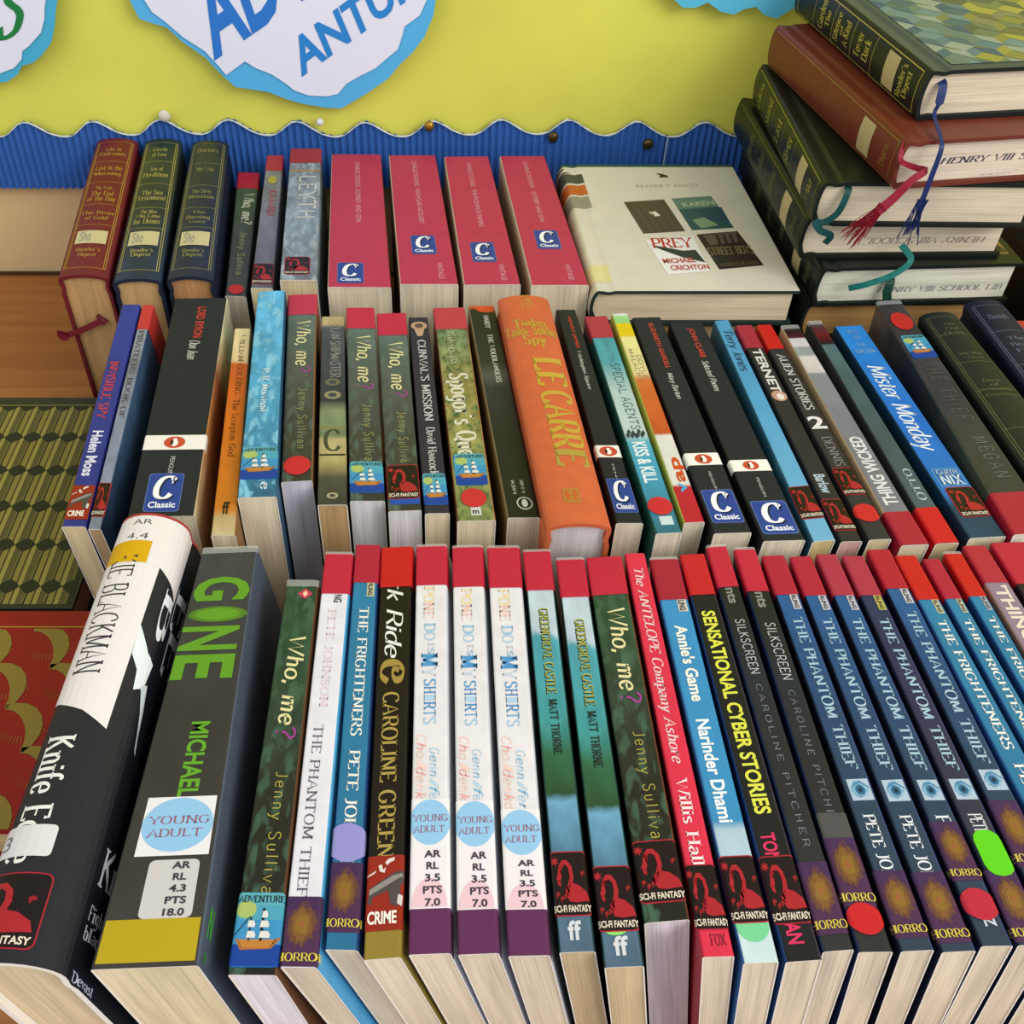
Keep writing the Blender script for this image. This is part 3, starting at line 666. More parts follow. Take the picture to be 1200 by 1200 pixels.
b.Hh('AR', 608, 614, -.14, .08, 'sans', '#55505a', layer=2); b.Hh('4.4', 624, 631, -.16, .08, 'sans', '#55505a', layer=2)
b.T('KIE BLACKMAN', 650, 788, -.24, .04, 'thin', '#33303a', name='author_lettering', layer=2)
b.T('Knife Edge', 862, 1010, -.24, .02, 'serif', '#e8e6e0')
b.T('B', 680, 728, .42, .60, 'serif', '#e4e6ec', 'side_lettering'); b.T('E', 662, 700, .66, .88, 'serif', '#cfd2dc', 'side_lettering')
b.T('E', 705, 750, .70, .90, 'serif', '#b8bcc8', 'side_lettering')
b.Hh('Kni', 966, 1010, .64, 1.0, 'serif', '#dfe2ec', 'side_lettering')
b.Hh('Fighting', 1034, 1052, .62, 1.05, 'serif', '#d4d8e4', 'side_lettering'); b.Hh('black', 1058, 1074, .62, .95, 'serif', '#d4d8e4', 'side_lettering')
b.Hh("'Devast", 1113, 1125, .60, .98, 'serif', '#b8c0d0', 'side_lettering')
d = Decal(b, 'number_label', off=.0003); d.rrect(s_(-.5), s_(.12), y_(1003), y_(966), .0018, '#d6d4d6', 0); d.text('3', s_(-.34), s_(-.24), y_(994), y_(976), 'sans', '#77747c', 2, down=False); d.done()
b.stick('sci', 1022, 1112, -.42, .2, wrap=0)

# 2 GONE
b = add(Spine('thick charcoal book with huge lime-green title letters and yellow tape, second in the front row', (236, 646), (303, 640), (103, 1139), (234, 1129), h=.134, slope=.97,
              spine=[(0, '#3a3836'), (.5, '#333231'), (1, '#3c3f44')], left='#3a3c42', right='#4c5666', noise=.12, rough=.3, coat=.5, jacket=True, pages='#e0d0a8', group=FR))  # right cover colour lightened to bluish grey for the window light it catches
b.T('G', 676, 704, -.42, .48, 'bold', '#5f9628'); 
d = Decal(b, 'title_lettering'); yc = (b.y(711) + b.y(729)) / 2
for k, c in ((1.15, '#4f7428'), (1, '#557f28'), (.85, '#5f9628')): d.ell(b.s(.02), yc, b.s(.42) * k, .0042 * k, c, {1.15: 1, 1: 2, .85: 3}[k])
d.done()
b.T('N', 734, 762, -.46, .42, 'bold', '#5f9628'); b.T('E', 767, 796, -.46, .42, 'bold', '#5f9628')
b.T('MICHAEL', 846, 935, -.02, .22, 'bold', '#5fa02c', name='author_lettering')
b.stick('yad', 934, 1003, -.36, .46, 0); b.stick('ar2', 1008, 1077, -.17, .38, 0)
b.T('14+', 985, 998, -.3, 0, 'line', '#705a4a', name='handwriting') if 0 else b.Hh('14+', 984, 998, -.3, -.04, 'line', '#6a5648', 'handwriting', layer=5)
d = Decal(b, 'yellow_tape', off=.0002); d.rect(b.s(-.48), b.s(.48), b.y(1128), b.y(1077), '#b39d18', 0); d.done()
b.Hh('N', 1057, 1095, .62, .78, 'script', '#4fc02e', 'side_lettering'); b.Hh('N', 1112, 1124, .62, .7, 'script', '#3f9a2e', 'side_lettering')

# 3 who me, adventure
b = add(Spine('dark green book with blue ship sticker at its foot, right of the thick charcoal book', (335, 682), (374, 682), (265, 1142), (325, 1143), slope=.75,
              spine=whoart, right='#5a3a24', noise=.35, blot='#3d5a48', pages='#e6e0e4', group=FR, jacket=True))
who(b, 0, 0, 745, 848, 905, 1063, 'Jenny Sullivan')
d = Decal(b, 'pink_diamond'); y0, y1 = b.y(702), b.y(690); m = (y0 + y1) / 2
d.poly([(b.s(-.1), m), (b.s(.15), y0), (b.s(.4), m), (b.s(.15), y1)], '#c23a58', 1); d.poly([(b.s(.06), m), (b.s(.15), m - .002), (b.s(.24), m), (b.s(.15), m + .002)], '#f0c8a0', 2); d.done()
b.stick('adv', 1046, 1134)
# 4 white phantom thief
b = add(Spine('white-spined book with faint pink author and grey title, crimson top tape and horror sticker', (380, 649), (414, 649), (326, 1133), (372, 1134), slope=.85,
              spine='#dddbe2', right='#4aa0d0', pages=CREAM, group=FR, jacket=True)).tape(696)
b.T('NG', 697, 706, .0, .3, 'bold', '#3a3a40', 'series_mark'); b.T('PETE JOHNSON', 715, 828, -.16, .12, 'thin', '#e0c4c8', 'author_lettering'); b.T('THE PHANTOM THIEF', 850, 1051, -.26, .06, 'thin', '#5a5660')
b.stick('hor', 1051, 1133)
# 5 frighteners
def fright(label, HL, HR, TL, TR, sl, tv, t0, t1, p1, tape=RED, stick=None, lab='#c9c49a', **k):
    b = add(Spine(label, HL, HR, TL, TR, slope=sl, spine=[(0, '#266a90'), (.5, '#267398'), (1, '#2878a0')], left='#24508c', right='#1c3c70', noise=.1, pages=CREAM, group=FR, **k)).tape(tv, tape)
    b.band(tv, tv + 16, lab, 'series_mark', .1, .42, layer=2); b.T('RLING', tv + 1, tv + 15, .16, .36, 'bold', '#2a3040', 'series_lettering', layer=4)
    b.T('THE FRIGHTENERS', t0, t1, -.18, .24, 'serif', '#e6e4da'); b.T('PETE JOHNSON', t1 + (t1 - t0) * .12, p1, -.18, .24, 'serif', '#e6e4da', 'author_lettering')
    if stick: b.stick('hor', *stick)
    return b
b = fright('bright blue book with a lilac round sticker above its horror sticker, front row', (416, 639), (446, 639), (379, 1112), (420, 1114), .68, 683, 712, 862, 1035, stick=(1011, 1093))
b.dot(965, 1011, '#8f8cc8')
# 6 dark ride
b = add(Spine('black book with white script title, ochre author capitals, scarlet top tape and crime sticker', (446, 642), (484, 641), (424, 1127), (471, 1120), slope=.5,
              spine=[(0, '#8c7830'), (.06, '#8c7830'), (.08, '#15100e'), (1, '#15110f')], noise=.06, pages=CREAM, group=FR)).tape(688, RED2)
b.T('Dark Ride', 648, 768, -.26, .28, 'script', '#e2e0dc'); b.T('@', 776, 802, -.36, .38, 'bserif', '#9c8440', 'emblem', flip=False)
b.T('CAROLINE GREEN', 812, 1006, -.26, .24, 'serif', '#a8924a', 'author_lettering'); b.stick('cri', 1003, 1091)
# 7-9 white books
def dogs(label, HL, HR, TL, TR, sl, tv, y0, a0, a1, **k):
    b = add(Spine(label, HL, HR, TL, TR, slope=sl, spine='#dcd9dc', left='#cfd0d6', right='#c8ccd4', pages=CREAM, group=FR, jacket=True)).tape(tv)
    d = Decal(b, 'title_lettering')
    R = random.Random(label)
    def seg(t, v0, v1, a, c, cols, font='serif'):
        n = len(t)
        for i, ch in enumerate(t):
            q0 = v0 + (v1 - v0) * i / n; q1 = v0 + (v1 - v0) * (i + .82) / n
            if ch != ' ': d.text(ch, b.s(a), b.s(c), b.y(q1), b.y(q0), font, cols[i % len(cols)])
    T0 = tv + 2; sc_ = (y0 - 0)
    seg('PONE', T0, T0 + 38, -.24, .1, ['#e6cfa0', '#e6d48c', '#e6b8a8', '#eac4bc']); seg('DO', T0 + 43, T0 + 64, -.2, .14, ['#8cbcd8', '#a4c4dc']); seg('ES', T0 + 66, T0 + 79, -.08, .1, ['#c8c0d0', '#6ea4cc'])
    seg('M', T0 + 79, T0 + 95, -.3, .22, ['#4a90c4'], 'bserif'); seg('Y', T0 + 95, T0 + 106, -.25, .16, ['#b8cede']); seg('SHIRTS', T0 + 108, T0 + 162, -.2, .16, ['#4c94c8', '#4284c0', '#a8c8e0', '#3c88c0', '#74acd4', '#98c0dc'])
    d.done()
    d = Decal(b, 'author_lettering'); seg('Gennifer', T0 + 188, T0 + 258, .0, .26, ['#a8cce0', '#86b8d4'], 'script'); seg('Choldenko', T0 + 172, T0 + 258, -.4, -.12, ['#ecc8bc', '#e8a8a0', '#e4c4b0'], 'script'); d.done()
    b.stick('yad', a0, a0 + 58, wrap=.001); b.stick('ar', a0 + 58, a1, wrap=.001)
    t = Decal(b, 'purple_tape', off=.00015); hf = b.o.half + .006; t.rect(-hf, hf, 0, b.y(a1), '#5c2a52'); t.done()
    return b
dogs('white book with pastel title and purple base tape, left of the three white copies', (487, 640), (524, 640), (477, 1120), (529, 1116), .42, 686, 0, 936, 1065)
dogs('white book with pastel title and purple base tape, middle of the three white copies', (529, 641), (566, 641), (535, 1120), (586, 1116), .34, 688, 0, 938, 1066)
dogs('white book with pastel title and lowest-set age sticker, right of the three white copies', (570, 642), (609, 641), (594, 1121), (646, 1119), .26, 689, 0, 948, 1066)
# 10-11 greengrove
def green(label, HL, HR, TL, TR, sl, tv, t0, t1, m1, st, **k):
    b = add(Spine(label, HL, HR, TL, TR, slope=sl, spine=[(0, '#4c6478'), (.2, '#4c7890'), (.3, '#6aa0c0'), (.32, '#24482c'), (.42, '#2c6448'), (.5, '#3c9090'), (.72, '#4a9cac'), (.74, '#b0c0cc'), (1, '#b4c2cc')],
                  left='#1c4440', right='#183c38', noise=.2, distort=.06, pages='#c8b288', group=FR, jacket=True)).tape(tv)
    b.T('GREENGROVE CASTLE', t0 + 1, t1 + 1, -.15, .19, 'bserif', '#243828', name='title_shadow', layer=0); b.T('GREENGROVE CASTLE', t0, t1, -.12, .2, 'serif', '#b0b050'); b.T('MATT THORNE', t1 + 8, m1, -.1, .18, 'bserif', '#20302c', 'author_lettering')
    b.stick('sci', *st); b.Hh('ff', st[1] + 5, st[1] + 27, -.22, .2, 'bold', '#ccd0d2', 'publisher_mark'); return b
green('teal book with waterfall art, olive title and sci-fi sticker, left of the two teal copies', (612, 647), (645, 645), (654, 1117), (699, 1114), .17, 692, 713, 812, 884, (998, 1074))
green('teal book with waterfall art, right of the two teal copies, green dot under its sticker', (651, 656), (685, 655), (707, 1135), (756, 1131), .04, 700, 726, 826, 899, (1015, 1092)).dot(1084, 1096, '#86d468', -.1, rx=.004, low=True)
# 12 who me 2
b = add(Spine('dark green book with handwritten-style title, wide crimson top tape and sci-fi sticker', (686, 654), (729, 652), (754, 1084), (809, 1075), slope=.06,
              spine=whoart, right='#6a3a20', noise=.35, blot='#3d5a48', pages='#dccfd2', group=FR)).tape(697)
who(b, 0, 0, 712, 808, 858, 983); b.stick('sci', 985, 1058)
# 13 antelope
b = add(Spine('thin rose-red book with white serif title running down its whole spine, no tape', (731, 650), (756, 647), (822, 1122), (862, 1120), slope=-.05,
              spine='#d22e48', left='#b8283c', pages=CREAM, group=FR))
b.T('The ANTELOPE Company Ashore', 665, 893, -.22, .26, 'iserif', '#e6c8c8'); b.T('Willis Hall', 914, 1014, -.26, .22, 'serif', '#f0dede', 'author_lettering')
b.stick('sci', 1013, 1090); b.Hh('FOX', 1095, 1108, -.16, .36, 'thin', '#3a1418', 'series_mark')
# 14 annies game
b = add(Spine('sky blue book with rounded white title and pale green dot at its base', (761, 656), (795, 654), (870, 1130), (914, 1126), slope=-.18,
              spine=[(0, '#c4d8d8'), (.09, '#bcd4d8'), (.11, '#a8c8d8'), (.26, '#a8c0cc'), (.28, '#3588b8'), (1, '#3588bc')], left='#2a6aa8', noise=.06, pages=CREAM, group=FR, jacket=True)).tape(703, '#9c1c34')
b.band(703, 717, '#c8c4b4', 'series_mark', .1, .45, layer=2); b.T('LING', 704, 716, .16, .38, 'bold', '#2a3040', 'series_lettering', layer=4)
b.T("Annie's Game", 733, 822, -.2, .24, 'bold', '#ece8d8'); b.T('Narinder Dhami', 843, 964, -.24, .22, 'bold', '#e4ecec', 'author_lettering')
b.dot(1064, 1104, '#72c890', 0, low=True); b.stick('sci', 1003, 1082)
# 15 cyber stories
b = add(Spine('black book with bold yellow capitals and pink author letters, bright red top tape', (796, 651), (826, 649), (920, 1129), (965, 1123), slope=-.24,
              spine='#16181a', left='#1a3a70', right='#4a3c50', pages=CREAM, group=FR)).tape(697, '#bc1a28')
b.T('SENSATIONAL CYBER STORIES', 716, 954, -.26, .28, 'bold', '#d4d64c'); b.T('TONY BRADMAN', 976, 1106, -.3, .16, 'bold', '#d0305c', 'author_lettering'); b.stick('sci', 1003, 1083)
# 16-17 silkscreen
def silk(label, HL, HR, TL, TR, sl, tv, t0, t1, a1, st):
    b = add(Spine(label, HL, HR, TL, TR, slope=sl, spine=[(0, '#2a2c2c'), (.4, '#222428'), (.6, '#1c2430'), (.8, '#161a20'), (1, '#141618')], left='#1a2c54', noise=.12, pages=CREAM, group=FR, jacket=True)).tape(tv)
    b.T('nts', tv + 1, tv + 19, -.2, .3, 'bold', '#84827e', 'series_mark'); b.T('SILKSCREEN', t0, t1, -.18, .26, 'line', '#c4c6c6'); b.T('CAROLINE PITCHER', t1 + 12, a1, -.12, .14, 'wide', '#7c8490', 'author_lettering')
    b.stick('hor', *st); return b
silk('black book with thin pale capitals and no red dot, left of two black copies', (827, 641), (852, 640), (960, 1117), (1002, 1111), -.28, 688, 726, 790, 992, (1010, 1095))
b = silk('black book with thin pale capitals and red dot, right of two black copies', (860, 646), (885, 641), (1005, 1116), (1048, 1115), -.3, 693, 730, 797, 968, (980, 1063)); b.dot(1058, 1096, '#c01e24')
d = Decal(b, 'clear_tape', off=.0003, rough=.1); d.rect(b.s(-.55), b.s(.55), b.y(982), b.y(953), '#4a4c4c', 0); d.done()
# 18-22 phantom thief x5
def phan(label, HL, HR, TL, TR, sl, tv, lab, base, tape=RED3):
    b = add(Spine(label, HL, HR, TL, TR, slope=sl, spine=[(0, '#2a3a4a')] + base, left='#161e30', right='#3a4a80', noise=.14, rough=.3, coat=.5, pages=CREAM, group=FR)).tape(tv, tape)
    b.band(tv, tv + 17, lab, 'series_mark', .08, .44, layer=2); b.T('RLING', tv + 1, tv + 16, .16, .36, 'bold', '#2a3040', 'series_lettering', layer=4)
    b.T('THE PHANTOM THIEF', tv + 27, tv + 204, -.18, .28, 'serif', '#a0c0d0'); return b
def eye(b, v0, v1):
    d = Decal(b, 'eye_picture'); B = (b.s(-.36), b.s(.46), b.y(v1), b.y(v0)); d.rect(*B, '#a8bccc', 0)
    def e(cx, cy, rx, ry, c, l): d.unit(B, [(cx + rx * math.cos(i * math.pi / 10), cy + ry * math.sin(i * math.pi / 10)) for i in range(20)], c, l)
    d.unit(B, [(.05, .5), (.3, .86), (.6, .92), (.95, .62), (.98, .5), (.6, .78), (.3, .7)], '#4a84a8', 1)
    d.unit(B, [(.06, .44), (.3, .7), (.6, .74), (.9, .44), (.6, .26), (.28, .26)], '#74a8c4', 2); e(.5, .48, .22, .24, '#2c6488', 3); e(.5, .48, .1, .11, '#143044', 4)
    d.unit(B, [(.1, .3), (.4, .12), (.85, .3), (.5, .2)], '#5c90b0', 2); d.done()
blue = [(.3, '#243e54'), (.55, '#1c4068'), (.8, '#1d5086'), (1, '#20588c')]; dk = [(.3, '#2c2e40'), (.55, '#26284a'), (.8, '#202c50'), (1, '#1e2c4c')]
lab = ['blue book with eye picture, first of five eye-picture copies, beside the two black copies', 'blue book with eye picture and horror sticker at base, second of the five eye-picture copies',
       'blue book with red dot below its horror sticker, third of the five eye-picture copies', 'darkest navy book with bright green dot, fourth of the five eye-picture copies', 'blue book with eye picture set highest, last of the five eye-picture copies']
b = phan(lab[0], (892, 652), (920, 651), (1055, 1116), (1096, 1112), -.36, 697, '#c4c0c4', blue, RED); eye(b, 913, 938); b.T('PETE JOHNSON', 955, 1080, -.22, .22, 'serif', '#dce0e4', 'author_lettering'); b.stick('hor', 1020, 1099)
b = phan(lab[1], (925, 654), (951, 651), (1103, 1117), (1145, 1113), -.42, 698, '#c4c0c4', blue, RED); eye(b, 914, 939); b.T('PETE JOHNSON', 956, 1082, -.22, .22, 'serif', '#dce0e4', 'author_lettering'); b.stick('hor', 1022, 1105)
b = phan(lab[2], (956, 651), (981, 649), (1149, 1109), (1189, 1108), -.5, 698, '#c4c0c4', blue); eye(b, 914, 938); b.T('P', 956, 965, -.24, .3, 'serif', '#dce0e4', 'author_lettering'); b.stick('hor', 963, 1032); b.T('Z', 1074, 1086, -.1, .3, 'bold', '#c4ccd4', 'series_mark'); b.dot(1041, 1079, '#b42438')
b = phan(lab[3], (987, 654), (1012, 650), (1192, 1108), (1233, 1107), -.55, 698, '#c0b450', dk); eye(b, 913, 937); b.T('PETE', 954, 976, -.24, .28, 'serif', '#dce0e4', 'author_lettering'); b.stick('hor', 1020, 1104)
dd = Decal(b, 'green_oval_sticker', off=.0003); dd.rrect(b.s(-.46), b.s(.56), b.y(1027), b.y(973), (b.s(.56) - b.s(-.46)) * .42, '#5cc818', 3); dd.done()
b = phan(lab[4], (1016, 646), (1043, 643), (1237, 1107), (1278, 1106), -.6, 690, '#c4c0c4', blue, '#a81830'); eye(b, 902, 926); b.stick('hor', 938, 1016)
fright('turquoise-blue book with scarlet tape, first of three copies near the right edge', (1048, 652), (1074, 651), (1284, 1106), (1325, 1105), -.62, 703, 727, 878, 1060, RED2, (1000, 1080))
fright('turquoise-blue book with crimson tape, middle of three copies near the right edge', (1081, 656), (1102, 655), (1329, 1106), (1365, 1105), -.66, 702, 726, 878, 1060, RED, (1000, 1080))
fright('turquoise-blue book with red tape under clear plastic, last of three copies at the right edge', (1106, 650), (1127, 647), (1368, 1105), (1398, 1104), -.7, 699, 723, 878, 1060, RED2, (1000, 1080), lab='#b4b4b8', jacket=True)
b = add(Spine('mauve-grey book with chunky cream title capitals, second from the right end of the front row', (1128, 641), (1156, 639), (1402, 1104), (1446, 1103), slope=-.74,
              spine='#8a7888', left='#a88878', pages=CREAM, group=FR)).tape(683, '#a82438')
b.T("'THING WICKED", 686, 850, -.28, .3, 'bold', '#dccfc0')
b = add(Spine('wide book with crimson tape over a dark spine, right end of the front row', (1161, 638), (1205, 634), (1450, 1104), (1512, 1100), slope=-.8, spine='#2a1c22', pages=CREAM, group=FR)).tape(684, '#b01e38')

# ------------------------------------------------------------------ middle row
b = add(Spine('slim royal blue book with orange-red title and crime sticker, leftmost of the middle row', (142, 357), (165, 357), (71, 617), (101, 617), spine=[(0, '#28307c'), (1, '#2c3690')], left='#5a2a24', noise=.15, pages='#dcc898', group=MR, slope=.46))
b.T('The Mystery of the', 374, 425, .05, .4, 'serif', '#8a3a48', 'series_lettering') if 0 else None
b.T('INVISIBLE SPY', 424, 490, -.3, .2, 'serif', '#c83c34'); b.T('ADVENTURE', 378, 418, 0, .3, 'serif', '#8a3450', 'series_lettering') if 0 else None
b.T('Helen Moss', 505, 558, -.24, .3, 'bold', '#d8dcec', 'author_lettering'); b.stick('cri', 569, 609, wrap=.0005)
b = add(Spine('slate-blue book with red top, pressed against the slim royal blue one', (166, 359), (181, 357), (102, 620), (119, 620), spine=[(0, '#7a8494'), (.3, '#8088a0'), (.7, '#7c8088'), (1, '#9098a4')], right=[(0, '#203048'), (.5, '#486488'), (1, '#2c3c54')], noise=.3, pages='#b89c70', group=MR, slope=.46)).tape(386, '#c03434', wrap=.03)
b.T('PIRATEERS BOOK OF', 388, 490, -.25, .25, 'serif', '#4a4850'); b.T('Bruce Lansky', 508, 545, -.3, .3, 'serif', '#d4d4dc', 'author_lettering') if 0 else None
b.stick('sci', 566, 606, wrap=.0005)
def classic(label, HL, HR, TL, TR, author, title, a0, a1, t0, t1, pv, cv, ca=(-.42, .42), pe='PENGUIN', right='#101114', pv2=None, left='#14161a', **k):
    b = add(Spine(label, HL, HR, TL, TR, spine='#1d2229', left=left, right=right, pages='#e2d6bc', group=MR, **k))
    b.T(author, a0, a1, -.02, .14, 'bold', '#b83a30', 'author_lettering'); b.T(title, t0, t1, -.02 if t0 < a1 + 1 else -.06, .12, 'script', '#d0d0c8')
    b.stick('pen', *pv, wrap=0); b.T(pe, pv[1] + 8, pv[1] + 30, -.02, .06, 'sans', '#b8bab4', 'publisher_lettering'); b.stick('cla', *cv, ca[0], ca[1], wrap=0); return b
classic('thickest black classic of the middle row, with white band, left of the orange book', (205, 348), (267, 351), (148, 606), (229, 604), 'LORD BYRON', 'Don Juan', 360, 396, 399, 421, (510, 527), (555, 600), (-.3, .26), right=[(0, '#c8b890'), (.35, '#b07840'), (.6, '#9a5c3c'), (.75, '#d8cda0'), (1, '#e0d8b4')])
b = add(Spine('orange book with cream top, between the wide black classic and the sky-blue book', (274, 385), (295, 385), (246, 627), (277, 627), spine=[(0, '#c8b48c'), (.07, '#b8a070'), (.1, '#c87824'), (.5, '#cc6a1c'), (.79, '#cc5c24'), (.81, '#d8c090'), (1, '#dcc898')], right='#8a6030', noise=.15, distort=.03, pages=CREAM, group=MR))
b.T('WILLIAM GOLDING', 393, 462, -.1, .22, 'thin', '#5a3a1c', 'author_lettering'); b.T('The Scorpion God', 468, 535, -.14, .2, 'thin', '#5a3014'); b.Hh('ff', 588, 602, -.16, .18, 'bold', '#2a2018', 'publisher_mark')
b = add(Spine('tall sky-blue cloudy book with ship sticker, right of the orange book with cream top', (301, 341), (335, 341), (277, 584), (325, 581), h=.136, spine=[(0, '#2c6480'), (.12, '#3a80a4'), (.5, '#4a9cc4'), (1, '#58aad4')], right='#2a5678', noise=.3, blot='#7cbcd8', pages='#e0d2b4', group=MR))
b.T('Traveller', 378, 424, -.05, .2, 'iserif', '#a8c4cc') if 0 else None
b.T('P. R. Morrison', 432, 482, -.1, .14, 'serif', '#d8e4e4', 'author_lettering'); b.stick('adv', 524, 562, wrap=.0005); b.T('@', 566, 574, .08, .26, 'bserif', '#c4d4dc', 'publisher_mark')
who_glare = [(0, '#35342f'), (.3, '#403f3b'), (.6, '#4e5550'), (.85, '#5a6c64'), (1, '#5c766a')]  # dark green cover greyed and lightened: plastic glare put into the colours
b = add(Spine('grey-green book with pale handwritten-style title and large red dot, right of the sky-blue book', (337, 346), (372, 345), (328, 566), (367, 562), h=.13, spine=who_glare, right='#84603c', noise=.2, blot='#4e5e54', pages='#dcd6de', group=MR)).tape(369, '#b82c48')
who(b, 0, 0, 376, 428, 455, 526, 'Jenny Sullivan', '#9c9c60'); b.dot(535, 557, '#c42430', 0, rx=.0078)
b = add(Spine('dark slate and gold book with large letter C, between two grey-green copies', (376, 371), (404, 371), (371, 592), (408, 591), spine=[(0, '#3a3a34'), (.12, '#4c4a3c'), (.2, '#a89c68'), (.3, '#b4a878'), (.32, '#6c7c5c'), (.45, '#7c8a68'), (.5, '#2c3238'), (.7, '#3a4048'), (.93, '#464c54'), (.95, '#a4946c'), (1, '#ac9c70')], noise=.25, pages=BROWN, group=MR))
b.T('ELAN SHIPMASTER', 381, 442, -.1, .34, 'serif', '#8c8c84'); b.Hh('C', 504, 528, -.3, .3, 'serif', '#3c4434', 'emblem')
b.band(500, 502, '#8a7a3c'); b.band(532, 534, '#2a2a24')
for v0, r, c in ((448, .0045, '#6a6450'), (463, .005, '#8c8464'), (581, .003, '#a49c78')):
    d = Decal(b, 'ornament'); d.ell(0, b.y(v0), r, r * .8, c, 1); d.ell(0, b.y(v0), r * .5, r * .4, '#3c4248', 2); d.done()
b = add(Spine('grey-green book with pale title and ship sticker, directly right of the slate and gold book', (405, 361), (439, 361), (409, 587), (452, 587), spine=who_glare, noise=.2, blot='#4e5e54', pages='#dcd6d8', group=MR)).tape(385, '#bc2440')
who(b, 0, 0, 393, 447, 474, 540, col='#a4a45c'); b.stick('adv', 541, 578, wrap=.0005)
b = add(Spine('grey-green book with pale title and sci-fi sticker over blue, left of the dark plum book', (441, 368), (476, 367), (454, 600), (495, 597), spine=who_glare, noise=.2, blot='#4e5e54', pages='#dcd6d8', group=MR)).tape(393, '#bc2440')
who(b, 0, 0, 401, 456, 483, 542, col='#a4a45c'); b.band(584, 591, '#1c4ca4', 'blue_sticker_edge', -.45, .5, layer=1); b.stick('sci', 545, 585, wrap=.0005)
b = add(Spine('dark plum book with small round emblem and white title capitals, beside the map-coloured book', (478, 372), (502, 372), (497, 602), (528, 601), spine='#2f2a36', pages='#dcccaa', group=MR))
b.T("CUNVAL'S MISSION", 399, 493, -.16, .26, 'serif', '#c8c4c4'); b.T('David Hancock', 501, 556, -.14, .26, 'serif', '#c8c4c4', 'author_lettering')
d = Decal(b, 'round_emblem'); d.ell(0, b.y(382), .0052, .0046, '#b89878', 1); d.ell(0, b.y(382), .0028, .0026, '#5a4844', 2); d.poly([(-.0016, b.y(394)), (.0016, b.y(394)), (.0032, b.y(386)), (-.0032, b.y(386))], '#b89878', 1); d.done()
b.stick('adv', 555, 592, wrap=.0005)
b = add(Spine('mottled green and ochre book with large pale title, ship sticker and red dot', (507, 362), (545, 360), (535, 611), (582, 609), spine=[(0, '#7c8450'), (.3, '#8c8c50'), (.6, '#8c8048'), (.8, '#788860'), (1, '#54786c')], noise=.45, blot='#566c40', scale=(160, 90), left='#6a3c24', right='#b07848', pages='#dccfae', group=MR)).tape(386, '#b83a48', rough=.5)
b.T('Kilworth', 389, 426, -.2, .1, 'serif', '#a8a884', 'author_lettering'); b.T("Spogor's Quest", 438, 550, -.26, .3, 'bserif', '#d0d0b4'); b.band(593, 604, '#c8ccc4', 'publisher_mark', -.12, .16); b.Hh('m', 596, 602, -.08, .1, 'bold', '#3a3a3a'); b.dot(573, 595, '#c02a30', 0, rx=.0068); b.stick('adv', 532, 569, -.44, .46, wrap=0)
b = add(Spine('black classic with orange top strip and white capitals, left of the fat orange book', (548, 359), (580, 358), (594, 607), (634, 606), spine=[(0, '#1a1c1c'), (.35, '#1e2224'), (.55, '#2a2f34'), (.62, '#50504c'), (.68, '#2c2e2e'), (.9, '#1c201e'), (.97, '#20261f'), (.975, '#cc4c2c'), (1, '#cc4c2c')], noise=.15, distort=.08, left='#8a7c54', pages='#d8ccb0', group=MR))
b.T('HARDY', 370, 385, .0, .2, 'bold', '#c4c4bc', 'author_lettering'); b.T('THE WOODLANDERS', 392, 448, .0, .2, 'bserif', '#c4c4bc'); b.T('ISBN 0 14', 563, 578, .1, .22, 'sans', '#c8c8c4', 'number_lettering'); b.T('04.3547 8', 563, 579, -.2, -.08, 'sans', '#c8c8c4', 'number_lettering')
d = Decal(b, 'round_emblem'); d.ell(b.s(.12), b.y(590), .0042, .0048, '#c8c8c4', 1); d.ell(b.s(.12), b.y(590), .0035, .004, '#18191a', 2); d.ell(b.s(.12), b.y(590), .0016, .003, '#c8c8c4', 3); d.done()
b = add(Spine('fat orange cloth hardback with gold lettering, the thickest book of the middle row', (581, 348), (644, 344), (640, 614), (719, 613), h=.142, spine='#c8633c', pages='#d6d0cc', bulge=.005, hard=True, group=MR, inner='#c06038'))
d = Decal(b, 'gilt_emblem', rough=.4); R = random.Random(5)
for i in range(26):
    a = R.uniform(0, 6.28); r = R.uniform(.001, .005); d.ell(b.s(.02) + r * math.cos(a), b.y(354) + r * 1.6 * math.sin(a), R.uniform(.0003, .0009), R.uniform(.0004, .0012), '#b89640', 1, 6)
d.done()
b.lines([('Tinker', 374, 382, .8), ('Tailor Soldier', 382, 392, 1.3), ('Spy', 393, 403, .5)], 'bserif', '#bc983c')
b.T('LE', 420, 450, -.1, .36, 'bserif', '#c0a03c', 'gilt_lettering'); b.T('CARR', 459, 523, -.1, .36, 'bserif', '#bc9c3c', 'gilt_lettering'); b.T('E', 527, 544, -.1, .36, 'bserif', '#a89440', 'gilt_lettering'); b.T('-', 535, 540, .38, .5, 'serif', '#8c7030', 'gilt_lettering')
d = Decal(b, 'gilt_stamp'); d.rect(b.s(-.14), b.s(.1), b.y(589), b.y(572), '#b07838', 1); d.text('H', b.s(-.1), b.s(.06), b.y(586), b.y(575), 'bserif', '#c0602e', 2, down=False); d.done()
def slimc(*a, **k): return classic(*a, **k)
slimc('slim black classic with white band and blue letter sticker, right of the fat orange book', (651, 364), (675, 362), (721, 613), (755, 613), 'HENRY JAMES', 'Washington Square', 371, 408, 411, 456, (522, 536), (561, 601), (-.46, .5), 'PENG')
